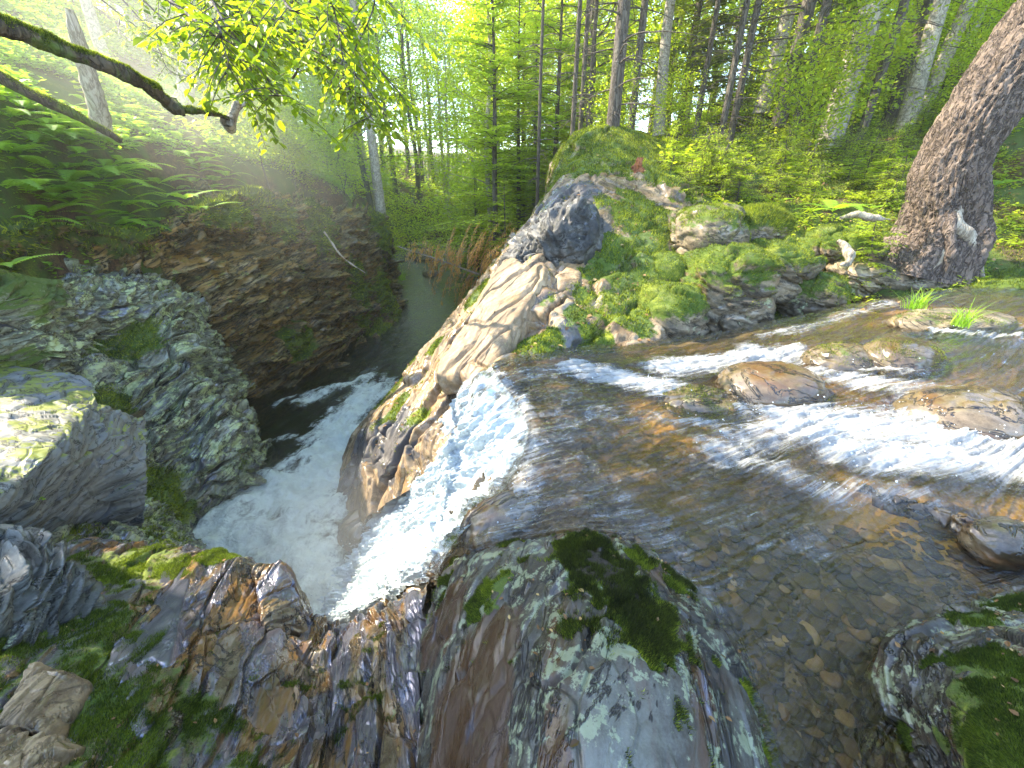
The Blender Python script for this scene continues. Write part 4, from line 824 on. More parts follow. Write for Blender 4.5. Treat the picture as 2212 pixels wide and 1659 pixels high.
def river_d(x, y):
    q = np.stack([np.ravel(x), np.ravel(y)], 1); best = np.full(len(q), 99.)
    for a, b in zip(RC[:-1], RC[1:]):
        ab = b[:2]-a[:2]; t = np.clip(((q-a[:2])@ab)/(ab@ab), 0, 1)
        d = np.linalg.norm(q-(a[:2]+t[:, None]*ab), axis=1)-(a[2]+(b[2]-a[2])*t); best = np.minimum(best, d)
    return best
GCUT = [(-1.6,4.4,2.2,2.0,-3.1),(-1.3,7,1.9,3.0,-3.0),(-.9,10,1.8,3.0,-2.6),(0.2,5.5,1.6,3.0,-.9),(-3.6,2.6,1.6,1.6,-1.6),(-4.3,4.4,1.7,1.5,-1.0),(-4.8,5.9,1.3,1.4,-1.2)]
def gz(x, y):
    x = np.ravel(np.asarray(x, float)); y = np.ravel(np.asarray(y, float))
    z = tps(x, y); r = np.hypot(x, y)
    p3 = np.stack([x, y, 0*x], 1)
    z = z+(.16*fbm(p3*.9, 4, 71)+.3*fbm(p3*.17, 3, 72)*smooth(6, 20, r))*smooth(3.8, 6, r)
    d = river_d(x, y); wd = np.interp(y, [8, 14, 18, 30], [.7, .7, 1.6, 4])
    k = smooth(.0, 1, (d-.1)/wd); z = -3.1+(z+3.1)*k
    for (cx, cy, rx, ry, zz) in GCUT:
        e = np.hypot((x-cx)/rx, (y-cy)/ry); z = z+(np.minimum(z, zz)-z)*(1-smooth(.75, 1.15, e))
    return z
u = np.linspace(-1, 1, 620); ux = np.sinh(u*4.6)/math.sinh(4.6)*95+2; v = np.linspace(0, 1, 620); vy = -4+9*v+np.sinh(v*4.4)/math.sinh(4.4)*150
gx, gy = np.meshgrid(ux, vy, indexing='ij'); gzv = gz(gx, gy)
GV = np.stack([gx.ravel(), gy.ravel(), gzv], 1)
# keep the ground under the stream bed
from mathutils.bvhtree import BVHTree
sxm, sym = SW[..., 0], SW[..., 1]
def in_stream(x, y):
    poly = np.concatenate([SW[0, :, :2], SW[1:, -1, :2], SW[-1, ::-1, :2][1:], SW[::-1, 0, :2][1:-1]])
    c = np.zeros(len(x), bool); j = len(poly)-1
    for i in range(len(poly)):
        xi, yi = poly[i]; xj, yj = poly[j]
        c ^= ((yi > y) != (yj > y)) & (x < (xj-xi)*(y-yi)/((yj-yi) or 1e-9)+xi); j = i
    return c
ins = in_stream(GV[:, 0], GV[:, 1]); GV[ins, 2] = np.minimum(GV[ins, 2], -.35)
def ground_mat():
    m = MT('forest_floor'); pos = m.n("TexCoord").outputs['Object']; mo = m.attr('moss')
    n1 = m.noise(pos, .9, 5, .6); n2 = m.noise(pos, 26, 5, .75); n3 = m.noise(pos, 6, 5, .7)
    lit = m.ramp(m.math('ADD', m.math('MULTIPLY', n2, .6), m.math('MULTIPLY', n3, .4)), [(.33, (.018, .012, .007)), (.47, (.07, .038, .018)), (.58, (.16, .085, .04)), (.72, (.33, .2, .10))])
    f = m.step(m.math('ADD', m.math('ADD', mo, m.math('MULTIPLY', n1, 1.0)), m.math('MULTIPLY', n3, .4)), .72, .92)
    mc, fine = moss_layer(m, pos)
    return m.done(m.bsdf(Base_Color=m.mix(f, lit, mc), Roughness=.95, Normal=m.bump(m.math('ADD', n2, fine), .7, .05)))
gm = np.clip(.12+.35*fbm(GV*np.array([.5, .5, 0]), 3, 77), 0, 1)
gm = np.maximum(gm, .5*blob(GV, [(PY(2100,250,13),3.),(PY(1700,500,6.6),1.2),(PY(1600,270,13),2.),(PY(1950,560,6.2),1.)], 1))
tag(mesh('ground', GV, grid_faces(620, 620), ground_mat(), True, {'moss': gm}), kind='structure')
# ------------------------------------------------------------ vegetation
def nrmz(a): return a/np.maximum(np.linalg.norm(a, axis=-1, keepdims=True), 1e-9)
def hit(tx, ty, far=80, dz=0.0):
    d = ray(tx, ty); t = np.concatenate([np.linspace(1.5, 12, 260), np.linspace(12, far, 400)]); q = CAM+t[:, None]*d
    g = gz(q[:, 0], q[:, 1])+dz; k = np.where(q[:, 2] < g)[0]
    return q[k[0]] if len(k) else q[-1]
def tube(pts, rads, seg=10, n=None, cap=True):
    pts = np.array(pts, float); rads = np.array(rads, float)[:, None]
    if n: pr = cr(np.concatenate([pts, rads], 1), n, 0); pts, rads = pr[:, :3], np.maximum(pr[:, 3:], .0005)
    tg = nrmz(np.gradient(pts, axis=0)); ref = np.array([0, 0, 1.]) if abs(tg[0][2]) < .9 else np.array([1., 0, 0])
    u_ = nrmz(np.cross(tg, ref)); v_ = np.cross(tg, u_); a = np.linspace(0, 2*math.pi, seg, endpoint=False)
    R = pts[:, None]+rads[:, None]*(np.cos(a)[None, :, None]*u_[:, None]+np.sin(a)[None, :, None]*v_[:, None])
    i = np.arange(len(pts)*seg).reshape(len(pts), seg); j = np.roll(i, -1, 1)
    F = np.stack([i[:-1], j[:-1], j[1:], i[1:]], -1).reshape(-1, 4)
    return R.reshape(-1, 3), F
def join(parts):
    Vs, Fs, o_ = [], [], 0
    for V, F in parts: Vs.append(V); Fs.append(F+o_); o_ += len(V)
    return np.concatenate(Vs), np.concatenate(Fs)
def leaves(p, d, n, L, Wd, fold=.25, near=False):
    k = len(p); d = nrmz(d); s = nrmz(np.cross(d, n)); n = np.cross(s, d); L = np.broadcast_to(L, k)[:, None]; Wd = np.broadcast_to(Wd, k)[:, None]
    if near:
        pts = [p, p+d*L*.28+s*Wd*.92+n*Wd*fold, p+d*L*.62+s*Wd*.85+n*Wd*fold, p+d*L-n*L*.08, p+d*L*.62-s*Wd*.85+n*Wd*fold, p+d*L*.28-s*Wd*.92+n*Wd*fold]
        V = np.stack(pts, 1).reshape(-1, 3); b = (np.arange(k)*6)[:, None]
        return V, np.concatenate([b+np.array([[0, 1, 2, 3]]), b+np.array([[0, 3, 4, 5]])])
    V = np.stack([p, p+d*L*.5+s*Wd, p+d*L, p+d*L*.5-s*Wd], 1).reshape(-1, 3); b = (np.arange(k)*4)[:, None]
    return V, b+np.array([[0, 1, 2, 3]])
def bark_mat(name, dark, mid, light, moss=.0, sx=9, sz=2.0, pale=0.0, str_=.8, ridged=True):
    m = MT(name); pos = m.n("TexCoord").outputs['Object']; q = m.vmul(pos, (1, 1, sz/sx))
    w_ = m.n("VectorMath", {'operation': 'ADD'}, i0=q, i1=m.vmul(m.n("TexNoise", None, Vector=q, Scale=sx*1.2).outputs[1], (.06, .06, .06))).outputs[0]
    v = m.math('MULTIPLY', m.math('ABSOLUTE', m.math('SUBTRACT', m.noise(w_, sx*1.6, 3, .6, .6), .5)), 1.3) if ridged else m.vor(w_, sx*2.2, 'DISTANCE_TO_EDGE'); n1 = m.noise(q, sx*3, 5, .7); n2 = m.noise(pos, 2.0, 4, .6)
    e = m.step(v, 0.0, .10)
    col = m.mix(m.math('ADD', .35, m.math('MULTIPLY', e, .65)), dark, m.ramp(m.math('ADD', m.math('MULTIPLY', n1, .55), m.math('MULTIPLY', n2, .45)), [(.35, mid), (.62, light)]))
    mm = m.step(m.math('ADD', n2, m.math('MULTIPLY', n1, .3)), .82-.4*moss, .95-.4*moss) if moss else 0.0
    if moss: col = m.mix(mm, col, moss_layer(m, pos)[0])
    if pale: col = m.mix(m.step(m.noise(m.vmul(pos, (2, 2, 14)), 1.5, 4, .6), .66, .74), col, dark)
    return m.done(m.bsdf(Base_Color=col, Roughness=.9, Normal=m.bump(m.math('ADD', m.math('MULTIPLY', e, .8), n1), str_, .03)))
BK_DARK = bark_mat('dark_spruce_bark', (.025, .018, .014), (.07, .055, .045), (.17, .15, .12), moss=.1)
BK_PALE = bark_mat('pale_bark', (.10, .085, .07), (.30, .26, .21), (.52, .47, .40), sx=6, sz=5, pale=1, moss=.12, str_=.4)
BK_BIG = bark_mat('plated_bark', (.022, .015, .011), (.10, .072, .055), (.215, .165, .13), sx=9, sz=3, moss=.0, str_=1.0)
BK_MOSS = bark_mat('mossy_bark', (.02, .015, .01), (.06, .045, .03), (.13, .10, .06), moss=.5)
BK_DEAD = bark_mat('dead_wood', (.12, .09, .06), (.30, .25, .18), (.50, .44, .35), sx=12, sz=1.5, str_=.5)
LF_YEL = leaf_mat('yellow_green_leaves', (.16, .24, .02), (.28, .37, .03), (.42, .46, .04), trans=.55, pos_scale=.35)
LF_MID = leaf_mat('green_leaves', (.14, .21, .025), (.28, .34, .035), (.44, .46, .05), trans=.5, pos_scale=.35)
LF_DEEP = leaf_mat('deep_green_leaves', (.06, .13, .04), (.10, .19, .05), (.18, .27, .06), trans=.4, pos_scale=.35)
LF_BEECH = leaf_mat('beech_leaves', (.05, .10, .012), (.13, .21, .018), (.27, .33, .02), trans=.5, pos_scale=1.2)
LF_FERN = leaf_mat('fern_fronds', (.13, .26, .03), (.23, .40, .04), (.34, .50, .05), trans=.45, pos_scale=1.0)
LF_FIR = leaf_mat('fir_needles', (.13, .19, .035), (.25, .33, .05), (.42, .46, .07), trans=.6, pos_scale=.5)
LF_SPRUCE = leaf_mat('spruce_needles', (.06, .09, .025), (.11, .15, .035), (.20, .23, .05), trans=.3, pos_scale=.5)
def build_tree(name, tp, parts, bark, leafmat, loc=(0, 0, 0), crown='crown'):
    """tp: trunk (V,F); parts: (V,F,rnd) crown, both relative to the base."""
    r = empty(name, loc)
    t = mesh('trunk', tp[0], tp[1], bark, True); t.parent = r
    if parts is not None and len(parts[0]):
        c = mesh(crown, parts[0], parts[1], leafmat, False, {'rnd': parts[2]}); c.parent = r
    return r
def rndv(k, per, rg, sd=.3): return np.repeat(np.clip(.5+sd*rg.normal(size=k), 0, 1), per)
def broadleaf(seed, H=12, r=.12, zmin=2.5, nl=26, spread=2.6, leaf=.11, per=46, clump=.42, top_only=False, lean=.3):
    rg = np.random.default_rng(seed); tr = []
    a0 = rg.random()*6.28; ax = [np.array([math.cos(a0)*lean*(k/5)**1.5+.08*rg.normal(), math.sin(a0)*lean*(k/5)**1.5+.08*rg.normal(), H*k/5.0-(.3 if k == 0 else 0)]) for k in range(6)]
    ax[0][:2] = 0; rd = [r*1.35, r, r*.85, r*.65, r*.4, r*.08]; tr.append(tube(ax, rd, 12, 40)); axs = cr(np.array(ax), 60)
    LP, LD, LN = [], [], []
    for i in range(nl):
        f = (i+.5)/nl; z = zmin+(H-zmin)*f; b = axs[min(59, int(z/H*59))]
        an = i*2.4+rg.normal()*.4; L = spread*(1.05-.75*f**1.6)*(.65+.6*rg.random())*(1 if f > .1 else .7)
        dr = np.array([math.cos(an), math.sin(an), .28+.5*f+.15*rg.normal()]); pl = [b]
        for k in range(1, 5): pl.append(b+dr*L*k/4+np.array([.1*rg.normal(), .1*rg.normal(), -.10*L*(k/4)**2]))
        rr = max(.008, r*.28*(1-.6*f)); tr.append(tube(pl, np.linspace(rr, .004, 5), 5, 9)); q = cr(np.array(pl), 12)
        for k in range(3, 12):
            side = rg.normal(size=2); c = q[k]+np.array([side[0], side[1], .12*rg.normal()])*clump*.8
            if rg.random() < .4: tr.append(tube([q[k], (q[k]+c)/2+np.array([0, 0, .03]), c], [.008, .006, .003], 3))
            m_ = int(per*(.5+rg.random())); o_ = rg.normal(size=(m_, 3))*np.array([clump, clump, .09+.05*f]); LP.append(c+o_)
            dd = o_*np.array([1, 1, .3])+dr*.3; LD.append(dd+rg.normal(size=(m_, 3))*.25-np.array([0, 0, .12])); LN.append(np.array([0, 0, 1])+rg.normal(size=(m_, 3))*.38)
    LP, LD, LN = map(np.concatenate, (LP, LD, LN)); k = len(LP); sz = leaf*(.6+.7*rg.random(k))
    V, F = leaves(LP, LD, LN, sz, sz*.32)
    return join(tr), (V, F, rndv(k, 4, rg))
def conifer(seed, H=8, r=.07, zmin=.6, dz=.22, nb=6, reach=.30, nl=.11, nw=.014, dead=0.0, maxL=2.4, twig=.34, dens=1.0, droop=.25):
    rg = np.random.default_rng(seed); tr = [tube([(0, 0, -.3), (0, 0, H*.3), (.05*rg.normal(), .05*rg.normal(), H*.6), (0, 0, H)], [r*1.2, r*.9, r*.55, .008], 9, 24)]
    A, B2_, Nn = [], [], []; z = zmin if dead == 0 else .8
    while z < H-.15:
        f = z/H; isdead = z < dead*H
        for b in range(nb if not isdead else 4):
            an = rg.random()*6.28; L = min(maxL, (H-z)*reach+.15)*(.7+.5*rg.random())
            if isdead: L = min(maxL, 1.9)*(.4+.7*rg.random())
            up = .15+.35*f-(.1 if isdead else 0); dr = np.array([math.cos(an), math.sin(an), up]); base = np.array([0, 0, z+.1*rg.normal()])
            pl = [base+dr*L*k/4-np.array([0, 0, droop*L*(k/4)**2]) for k in range(5)]
            tr.append(tube(pl, np.linspace(max(.006, r*.16), .003, 5), 4 if not isdead else 5)); q = cr(np.array(pl), 24)
            nt_ = max(4, int(L*9*dens))
            for j in range(nt_):
                s = .15+.85*j/nt_; c = q[min(23, int(s*23))]; sd_ = 1 if j % 2 else -1
                lat = np.array([-math.sin(an), math.cos(an), 0])*sd_; tl = twig*(1.1-.75*s)*(.6+.6*rg.random())*min(1, L); td = nrmz(lat*.85+dr*.65+np.array([0, 0, -.12]))
                if isdead:
                    if rg.random() < .75:
                        td2 = td+np.array([0, 0, -.5*rg.random()]); tr.append(tube([c, c+td2*tl*.6, c+td2*tl*1.1-np.array([0, 0, .12])], [.004, .003, .0015], 3))
                    continue
                k = max(4, int(tl/nl*7)); u_ = np.linspace(.05, 1, k)[:, None]
                sgn = np.where(np.arange(k) % 2, 1, -1)[:, None]; pp = c+td*tl*u_-np.array([0, 0, .05])*u_**2
                pd = td*.9+nrmz(np.cross(td, [0, 0, 1]))*sgn*.8+rg.normal(size=(k, 3))*.18
                A.append(pp); B2_.append(pd); Nn.append(np.array([0, 0, 1])+rg.normal(size=(k, 3))*.3)
        z += dz*(.7+.6*rg.random())*(1 if not isdead else 1.3)
    if not A: return join_mixed(tr), None
    A, B2_, Nn = map(np.concatenate, (A, B2_, Nn)); k = len(A); V, F = leaves(A, B2_, Nn, nl*(.6+.7*rg.random(k)), nw*(1+rg.random(k)))
    return join_mixed(tr), (V, F, rndv(k, 4, rg))
join_mixed = join
def place(proto, x, y, s=1.0, rz=0.0, label=None, cat='tree', group=None, z=None, sxy=None, first=[set()]):
    o = proto if proto.name not in first[0] else copy_tree(proto); first[0].add(proto.name)
    o.location = (x, y, float(gz(x, y)[0]) if z is None else z); o.rotation_euler = (0, 0, rz)
    o.scale = (s*(sxy or 1), s*(sxy or 1), s); tag(o, label, cat, group); return o
R1 = random.Random(4)
# --- prototypes
BL = [build_tree('broadleaf_tree', *broadleaf(201, 13, .13, 1.6, 30, 2.9, .16, 26), BK_PALE, LF_MID), build_tree('broadleaf_tree', *broadleaf(202, 14, .15, 3.2, 28, 3.2, .16, 26), BK_DARK, LF_YEL),
      build_tree('broadleaf_tree', *broadleaf(203, 12, .11, 1.2, 30, 2.6, .15, 26), BK_PALE, LF_YEL), build_tree('broadleaf_tree', *broadleaf(204, 15, .16, 4.5, 26, 3.2, .17, 26), BK_DARK, LF_DEEP)]
SAP = [build_tree('understory_sapling', *broadleaf(211, 3.4, .025, .5, 16, 1.3, .085, 26, .28), BK_DARK, LF_YEL), build_tree('understory_sapling', *broadleaf(212, 2.4, .02, .25, 14, 1.1, .08, 26, .25), BK_DARK, LF_MID)]
FIR = [build_tree('fir_tree', *conifer(221, 9, .08, .5, .34, 5, .27, .12, .015, twig=.36), BK_DARK, LF_FIR), build_tree('fir_tree', *conifer(222, 12, .11, 1.0, .34, 6, .24, .14, .020, maxL=2.2), BK_DARK, LF_SPRUCE)]
YF = build_tree('young_fir', *conifer(231, 3.2, .03, .15, .13, 6, .36, .055, .009, twig=.26, dens=1.3), BK_DARK, LF_FIR)
SDL = build_tree('fir_seedling', *conifer(232, 1.1, .012, .08, .08, 6, .5, .035, .006, twig=.16, dens=2.0), BK_DARK, LF_FIR)
SPR = build_tree('spruce_tree', *conifer(241, 13, .12, 5.5, .30, 6, .26, .13, .018, dead=.48, maxL=2.1), BK_DARK, LF_SPRUCE)
SPR2 = build_tree('spruce_tree', *conifer(242, 12, .075, 5.2, .34, 5, .22, .13, .018, dead=.45, maxL=1.3), BK_DARK, LF_SPRUCE)
TALL = build_tree('hardwood_tree', *broadleaf(251, 16, .17, 6.5, 22, 3.0, .15, 30, lean=.8), BK_PALE, LF_MID)
BIR = build_tree('birch_tree', *broadleaf(252, 14, .15, 5.5, 20, 2.6, .13, 30, lean=.15), BK_PALE, LF_MID)
# --- named trees
def at(tx, ty, Y): p = PY(tx, ty, Y); return p[0], p[1]
def tree_at(proto, tx, ty, Y, s, rz, label, group=None, cat='tree', dz=-.05, zg=False, sxy=None):
    p = PY(tx, ty, Y); return place(proto, p[0], p[1], s, rz, label, cat, group, z=None if zg else p[2]+dz, sxy=sxy)
tree_at(SPR, 1318, 335, 9.2, .95, 2.9, 'dark straight spruce with bare lower branches growing on the mossy ridge top')
tree_at(SPR2, 1362, 285, 11.2, 1.0, .4, 'slim spruce just right of the ridge-top spruce')
tree_at(SPR2, 1235, 320, 10.4, .8, 1.0, 'thin spruce stem at the left end of the ridge-top row', sxy=.8)
tree_at(SPR2, 1252, 308, 11, .8, 3.0, 'second thin spruce stem from the left on the ridge top', sxy=.8)
tree_at(SPR2, 1268, 300, 12.2, .85, 5.0, 'third thin spruce stem from the left on the ridge top', sxy=.8)
tree_at(TALL, 1425, 270, 14.5, .8, .3, 'pale-barked hardwood standing behind the ridge-top spruces')
tree_at(SPR2, 1550, 330, 11, .9, 2.1, 'thin pale-grey spruce stem rising from the low undergrowth')
tree_at(SPR2, 1572, 325, 11.5, 1.0, 4.0, 'thin dark spruce beside the pale-grey spruce stem')
tree_at(SPR2, 1500, 300, 13, .9, .2, 'thin spruce in the shadowed thicket behind the undergrowth')
tree_at(TALL, 1650, 215, 13.5, .9, 2.1, 'sunlit pale trunk standing just behind a dark spruce trunk')
tree_at(SPR, 1690, 235, 11.5, 1.15, .8, 'dark stout spruce trunk in front of the sunlit pale trunk')
tree_at(TALL, 1795, 292, 11.5, 1.25, 4.2, 'thick pale-grey hardwood trunk with sun on its left side')
tree_at(SPR2, 1865, 275, 11.2, 1.15, 3.3, 'slender mottled trunk right of the thick pale-grey trunk')
tree_at(BL[3], 1925, 250, 13, .9, 1.0, 'slim grey trunk left of the twin pale trunks')
tree_at(TALL, 1960, 262, 12, .9, 5.6, 'leaning sunlit pale trunk, front one of a close pair')
tree_at(TALL, 1985, 245, 12.8, .85, 2.2, 'pale trunk tucked behind the leaning sunlit pale trunk')
tree_at(SPR2, 1720, 260, 10.9, 1.1, 1.4, 'grey leaning stem between the dark stout spruce and the thick pale trunk')
tree_at(BIR, 820, 440, 16.5, 1.0, 0, 'white-barked birch standing alone at the river bend')
# background wall
def zone(x, y, z=2.0):
    f_ = y*_c-(z-1.5)*_s; tx = (x/f_*FPX+CX)/SCL
    zs = [(300, 'above the upper left slope'), (600, 'behind the old tree and the fallen log'), (790, 'left of the birch at the river bend'), (900, 'just behind the birch at the river bend'), (1010, 'over the river bend'), (1110, 'between the river bend and the ridge'), (1220, 'behind the ridge edge'), (1330, 'behind the thin ridge-top spruces'),
          (1430, 'right of the ridge-top spruces'), (1540, 'left of the thin pale-grey spruce stem'), (1640, 'behind the thin pale-grey spruce stem'), (1740, 'behind the dark stout spruce'), (1860, 'behind the thick pale-grey trunk'), (1990, 'behind the twin pale trunks'), (2120, 'left of the big leaning trunk'), (9999, 'behind the big leaning trunk')]
    return next(t for a, t in zs if tx < a)
def rank(y): return 'in the front rank' if y < 18 else 'in the second rank' if y < 24 else 'in the middle rank' if y < 32 else 'far back' if y < 45 else 'at the very back'
KIND = {}
LBL = {'b': 'green broadleaf tree in the sunlit wood beyond the river and ridge', 's': 'dark conifer in the wood beyond the river and ridge', 'f': 'pale green fir in the wood beyond the river and ridge', 'u': 'low yellow-green sapling under the trees', }
GRP = {'b': 'broadleaf trees of the background wood', 's': 'dark conifers of the background wood', 'f': 'firs of the background wood', 'u': 'saplings of the understory'}
npos = []
KD = {BL[0].name: 'pale-barked green tree', BL[1].name: 'dark-barked yellow-green tree', BL[2].name: 'pale-barked yellow-green tree', BL[3].name: 'dark-barked deep green tree', SAP[0].name: 'yellow-green sapling', SAP[1].name: 'green sapling', FIR[0].name: 'pale fir', FIR[1].name: 'dark green fir', SPR.name: 'tall spruce'}
def scatter(n, fx, fy, protos, key, mind=1.5, s0=.8, s1=1.2, ok=None):
    k = 0; tries = 0
    while k < n and tries < n*40:
        tries += 1; x, y = fx(), fy(); x = x*y if fx.__name__ == 'ang' else x
        if any((x-a)**2+(y-b)**2 < mind**2 for a, b in npos): continue
        if river_d([x], [y])[0] < 1.0 or (ok and not ok(x, y)): continue
        npos.append((x, y)); pr_ = R1.choice(protos); sc_ = R1.uniform(s0, s1); place(pr_, x, y, sc_, R1.uniform(0, 6.28), KD.get(pr_.name, LBL[key].split(' in ')[0])+' '+rank(y)+' '+zone(x, y), 'tree' if key != 'u' else 'sapling', GRP[key]); k += 1
def A(a, b):
    def ang(): return R1.uniform(a, b)
    return ang
U = R1.uniform
scatter(26, A(-.75, .05), lambda: U(20, 34), BL[:3]+[BL[0]], 'b', 2.2)
scatter(26, A(.0, 1.2), lambda: U(17, 32), BL, 'b', 2.2)
scatter(44, A(-1.2, 1.3), lambda: U(33, 62), BL, 'b', 3.0, 1.0, 1.5)
scatter(8, A(.1, .9), lambda: U(16, 30), [FIR[1], SPR], 's', 2.2)
scatter(12, A(-.3, .25), lambda: U(18, 32), [FIR[0]], 'f', 1.6, .7, 1.1)
scatter(6, A(-1.1, -.45), lambda: U(17, 23), BL[1:3], 'b', 2.4, .7, .9)
scatter(18, A(-.9, -.33), lambda: U(11.5, 20), SAP, 'u', .8, .6, 1.1, ok=lambda x, y: x < -4.6 and not (x < -6.5 and y < 13))
scatter(34, A(.2, 1.25), lambda: U(10, 20), SAP, 'u', 1.0, .5, 1.1)
scatter(16, A(-.45, .1), lambda: U(24, 40), SAP, 'u', 1.2, 1.0, 1.7)
scatter(14, A(-.34, -.05), lambda: U(36, 60), BL, 'b', 2.0, 1.1, 1.6)
# young firs behind the ridge, left of it
for k, (tx, ty, Y, s, i, lb) in enumerate([(1070, 470, 14, .95, 0, 'tall pale-green young fir behind the ridge, its top above the river bend'), (1160, 470, 11.5, 1.05, 1, 'dark-stemmed thin young fir just behind the ridge edge'),
        (1120, 420, 16, .9, 0, 'yellow-green fir behind the young firs'), (1030, 520, 17, .55, 0, 'small pale fir leaning over the river bank'), (1200, 330, 15, .9, 0, 'bushy fir left of the ridge-top spruces'), (1090, 560, 12, .5, 0, 'low bushy fir hugging the gorge side of the ridge')]):
    tree_at(FIR[0] if i == 0 else SPR2, tx, ty, Y, s, k*1.3, lb, zg=True, sxy=1.15 if i == 0 else .55)
# seedlings and young firs in the right undergrowth
for k in range(54):
    tx, ty = U(1440, 2000), U(300, 455); p = hit(tx, ty)
    place(YF if k % 9 == 0 else SDL, p[0], p[1], U(.25, .4) if k % 9 == 0 else U(.35, .8), U(0, 6.28), ('small' if k % 9 else 'taller')+' green fir seedling '+('low' if ty > 400 else 'high')+' in the undergrowth '+zone(p[0], p[1]), 'seedling', 'fir seedlings in the undergrowth')
place(YF, *PY(1905, 480, 5.9)[:2], .42, .5, 'knee-high young fir with yellow tips leaning against the big trunk', 'young fir')
# shade trees added up the left slope, out of view, to shade the foreground
for k, (x, y, s) in enumerate([(-9.0, .5, .85), (-8.8, -.8, 1.0), (-11.5, .0, 1.1)]):
    place(BL[3] if k % 2 else BL[1], x, y, s, k*1.1, ['pale-leaved tree high on the left slope nearest the gorge', 'deep green tree high on the left slope behind the viewer', 'pale-leaved tree farthest up the left slope'][k], 'tree', 'shade trees of the left slope')
ST = build_tree('broadleaf_tree', *broadleaf(205, 8.0, .10, 4.4, 18, 1.3, .16, 60, .36)[:2], BK_PALE, LF_MID)
place(ST, -9.6, 11.7, 1.0, 0, 'pale-stemmed tree on the left slope just above the light beam', 'tree')  # added tree, its crown placed to cut the upper edge of the beam
for k, (x, y, s, lb) in enumerate([(-10.9, 4.2, 1.0, 'slim tree highest on the near left slope, shading the waterfall'), (-9.0, 3.0, 1.1, 'slim tree midway up the near left slope, shading the near slabs'), (-7.6, 3.3, 1.0, 'slim tree low on the near left slope, shading the big boulder'),
        (-6.4, 3.0, .95, 'slim tree nearest the gorge on the left slope, shading the clear pool'), (-12.6, 3.2, 1.1, 'slim tree farthest up the near left slope')]): place(ST, x, y, s, k*1.7, lb, 'tree')  # added trees, crowns set in the sun's path to shade the foreground
# --- big leaning trunk at the right
def big_trunk():
    pl = [PY(1960, 600, 5.9), PY(2030, 505, 6.0), PY(2052, 360, 6.1), PY(2150, 195, 6.2), PY(2262, 40, 6.3), PY(2385, -130, 6.4), PY(2600, -600, 6.7)]
    pl[0] = pl[1]+np.array([-.12, 0, -.6])
    V, F = tube(pl, [.50, .37, .36, .375, .37, .35, .28], 160, 420)
    b = pl[1]; c = V.reshape(420, 160, 3); ax = c.mean(1, keepdims=True); N = nrmz(c-ax); a = np.linspace(0, 6.283, 160, endpoint=False)[None]
    h = np.clip((c[..., 2]-b[2]), 0, 9); flare = np.exp(-h*3.2)*(.13*np.maximum(0, np.cos(a*5+1.0))+.06)
    q = np.stack([np.cos(a)*3.1+0*h, np.sin(a)*3.1+0*h, c[..., 2]*3.4], -1).reshape(-1, 3)
    wv_ = np.stack([fbm(q*1.5, 3, 5), fbm(q*1.5, 3, 6), fbm(q*1.5, 3, 7)], 1)*.25
    r1 = np.abs(perlin(q*np.array([4.2, 4.2, .9])+wv_*2, 9)); r2 = np.abs(perlin(q*np.array([6.5, 6.5, 2.6])+wv_*3, 12)); ht, e = facets(q*np.array([5, 5, 2.4])+wv_, 9, .8)
    d = flare.ravel()+.030*smooth(0, .30, r1)+.014*smooth(0, .3, r2)+.010*ht+.04*fbm(q*.5, 3, 4)-.02
    V = V+N.reshape(-1, 3)*d[:, None]
    r = empty('leaning_tree', b-np.array([0, 0, .1])); tag(r, 'massive leaning tree with thick plated bark at the right edge', 'tree')
    mesh('trunk', V, F, BK_BIG, True, parent=r, origin=list(r.location))
    rs = []
    for (tx, ty, tx2, ty2, rr, yy) in [(2030, 515, 2015, 580, .08, 5.7), (2050, 505, 2035, 600, .06, 5.6), (2060, 480, 2110, 560, .08, 5.7)]:
        a_ = PY(tx, ty-40, yy+.15); b_ = PY(tx, ty, yy); c_ = PY(tx2, ty2, yy-.1); e_ = c_+(c_-b_)*.5-np.array([0, 0, .12])
        V, F = tube([a_, b_, (b_+c_)/2+np.array([.03, -.03, .02]), c_, e_], [rr*1.5, rr*1.1, rr, rr*.7, rr*.3], 14, 40); V = V+nrmz(V-V.mean(0))*.03*fbm(V*7, 3, 8)[:, None]; rs.append((V, F))
    for (V, F) in rs: mesh('root', V, F, BK_BIG if len(bpy.data.objects) % 2 else BK_DEAD, True, parent=r, origin=list(r.location))
    return r
BT = big_trunk(); BT.children
# crown of the leaning tree, far above the frame
tv, cvv = broadleaf(261, 7, .2, .5, 20, 3.5, .15, 30)
V = cvv[0]+PY(2600, -600, 6.7)-np.array([0, 0, 1.0]); mesh('crown', V, cvv[1], LF_MID, False, {'rnd': cvv[2]}, parent=BT, origin=list(BT.location))
# --- fallen mossy log on the left and its neighbours
def limb(name, pl, rads, mat, label, cat, seg=20, n=140, bump=.02, moss=0, **k):
    V, F = tube(pl, rads, seg, n); V = V+nrmz(V-np.repeat(V.reshape(n, seg, 3).mean(1), seg, 0))*bump*fbm(V*6, 4, 8)[:, None]
    o = mesh(name, V, F, mat, True, origin=V.min(0)); tag(o, label, cat)
    if moss:
        N = nrmz(V-np.repeat(V.reshape(n, seg, 3).mean(1), seg, 0)); moss_on(V, N, .2+.8*N[:, 2], F, o, moss, .018, .003, rng, thresh=.3)
    return o
lg_ = [PY(-220, -10, 3.6), PY(-60, 35, 3.8), PY(40, 68, 4.0), PY(140, 108, 4.2), PY(250, 150, 4.4), PY(330, 195, 4.7), PY(372, 232, 4.9), PY(400, 238, 5.0), PY(450, 243, 5.2), PY(505, 262, 5.4)]
LOG = limb('fallen_log', lg_, [.09, .078, .07, .066, .06, .056, .05, .034, .026, .018], BK_MOSS, 'crooked fallen log furred with moss crossing the upper left', 'log', 26, 220, .03, 24000)
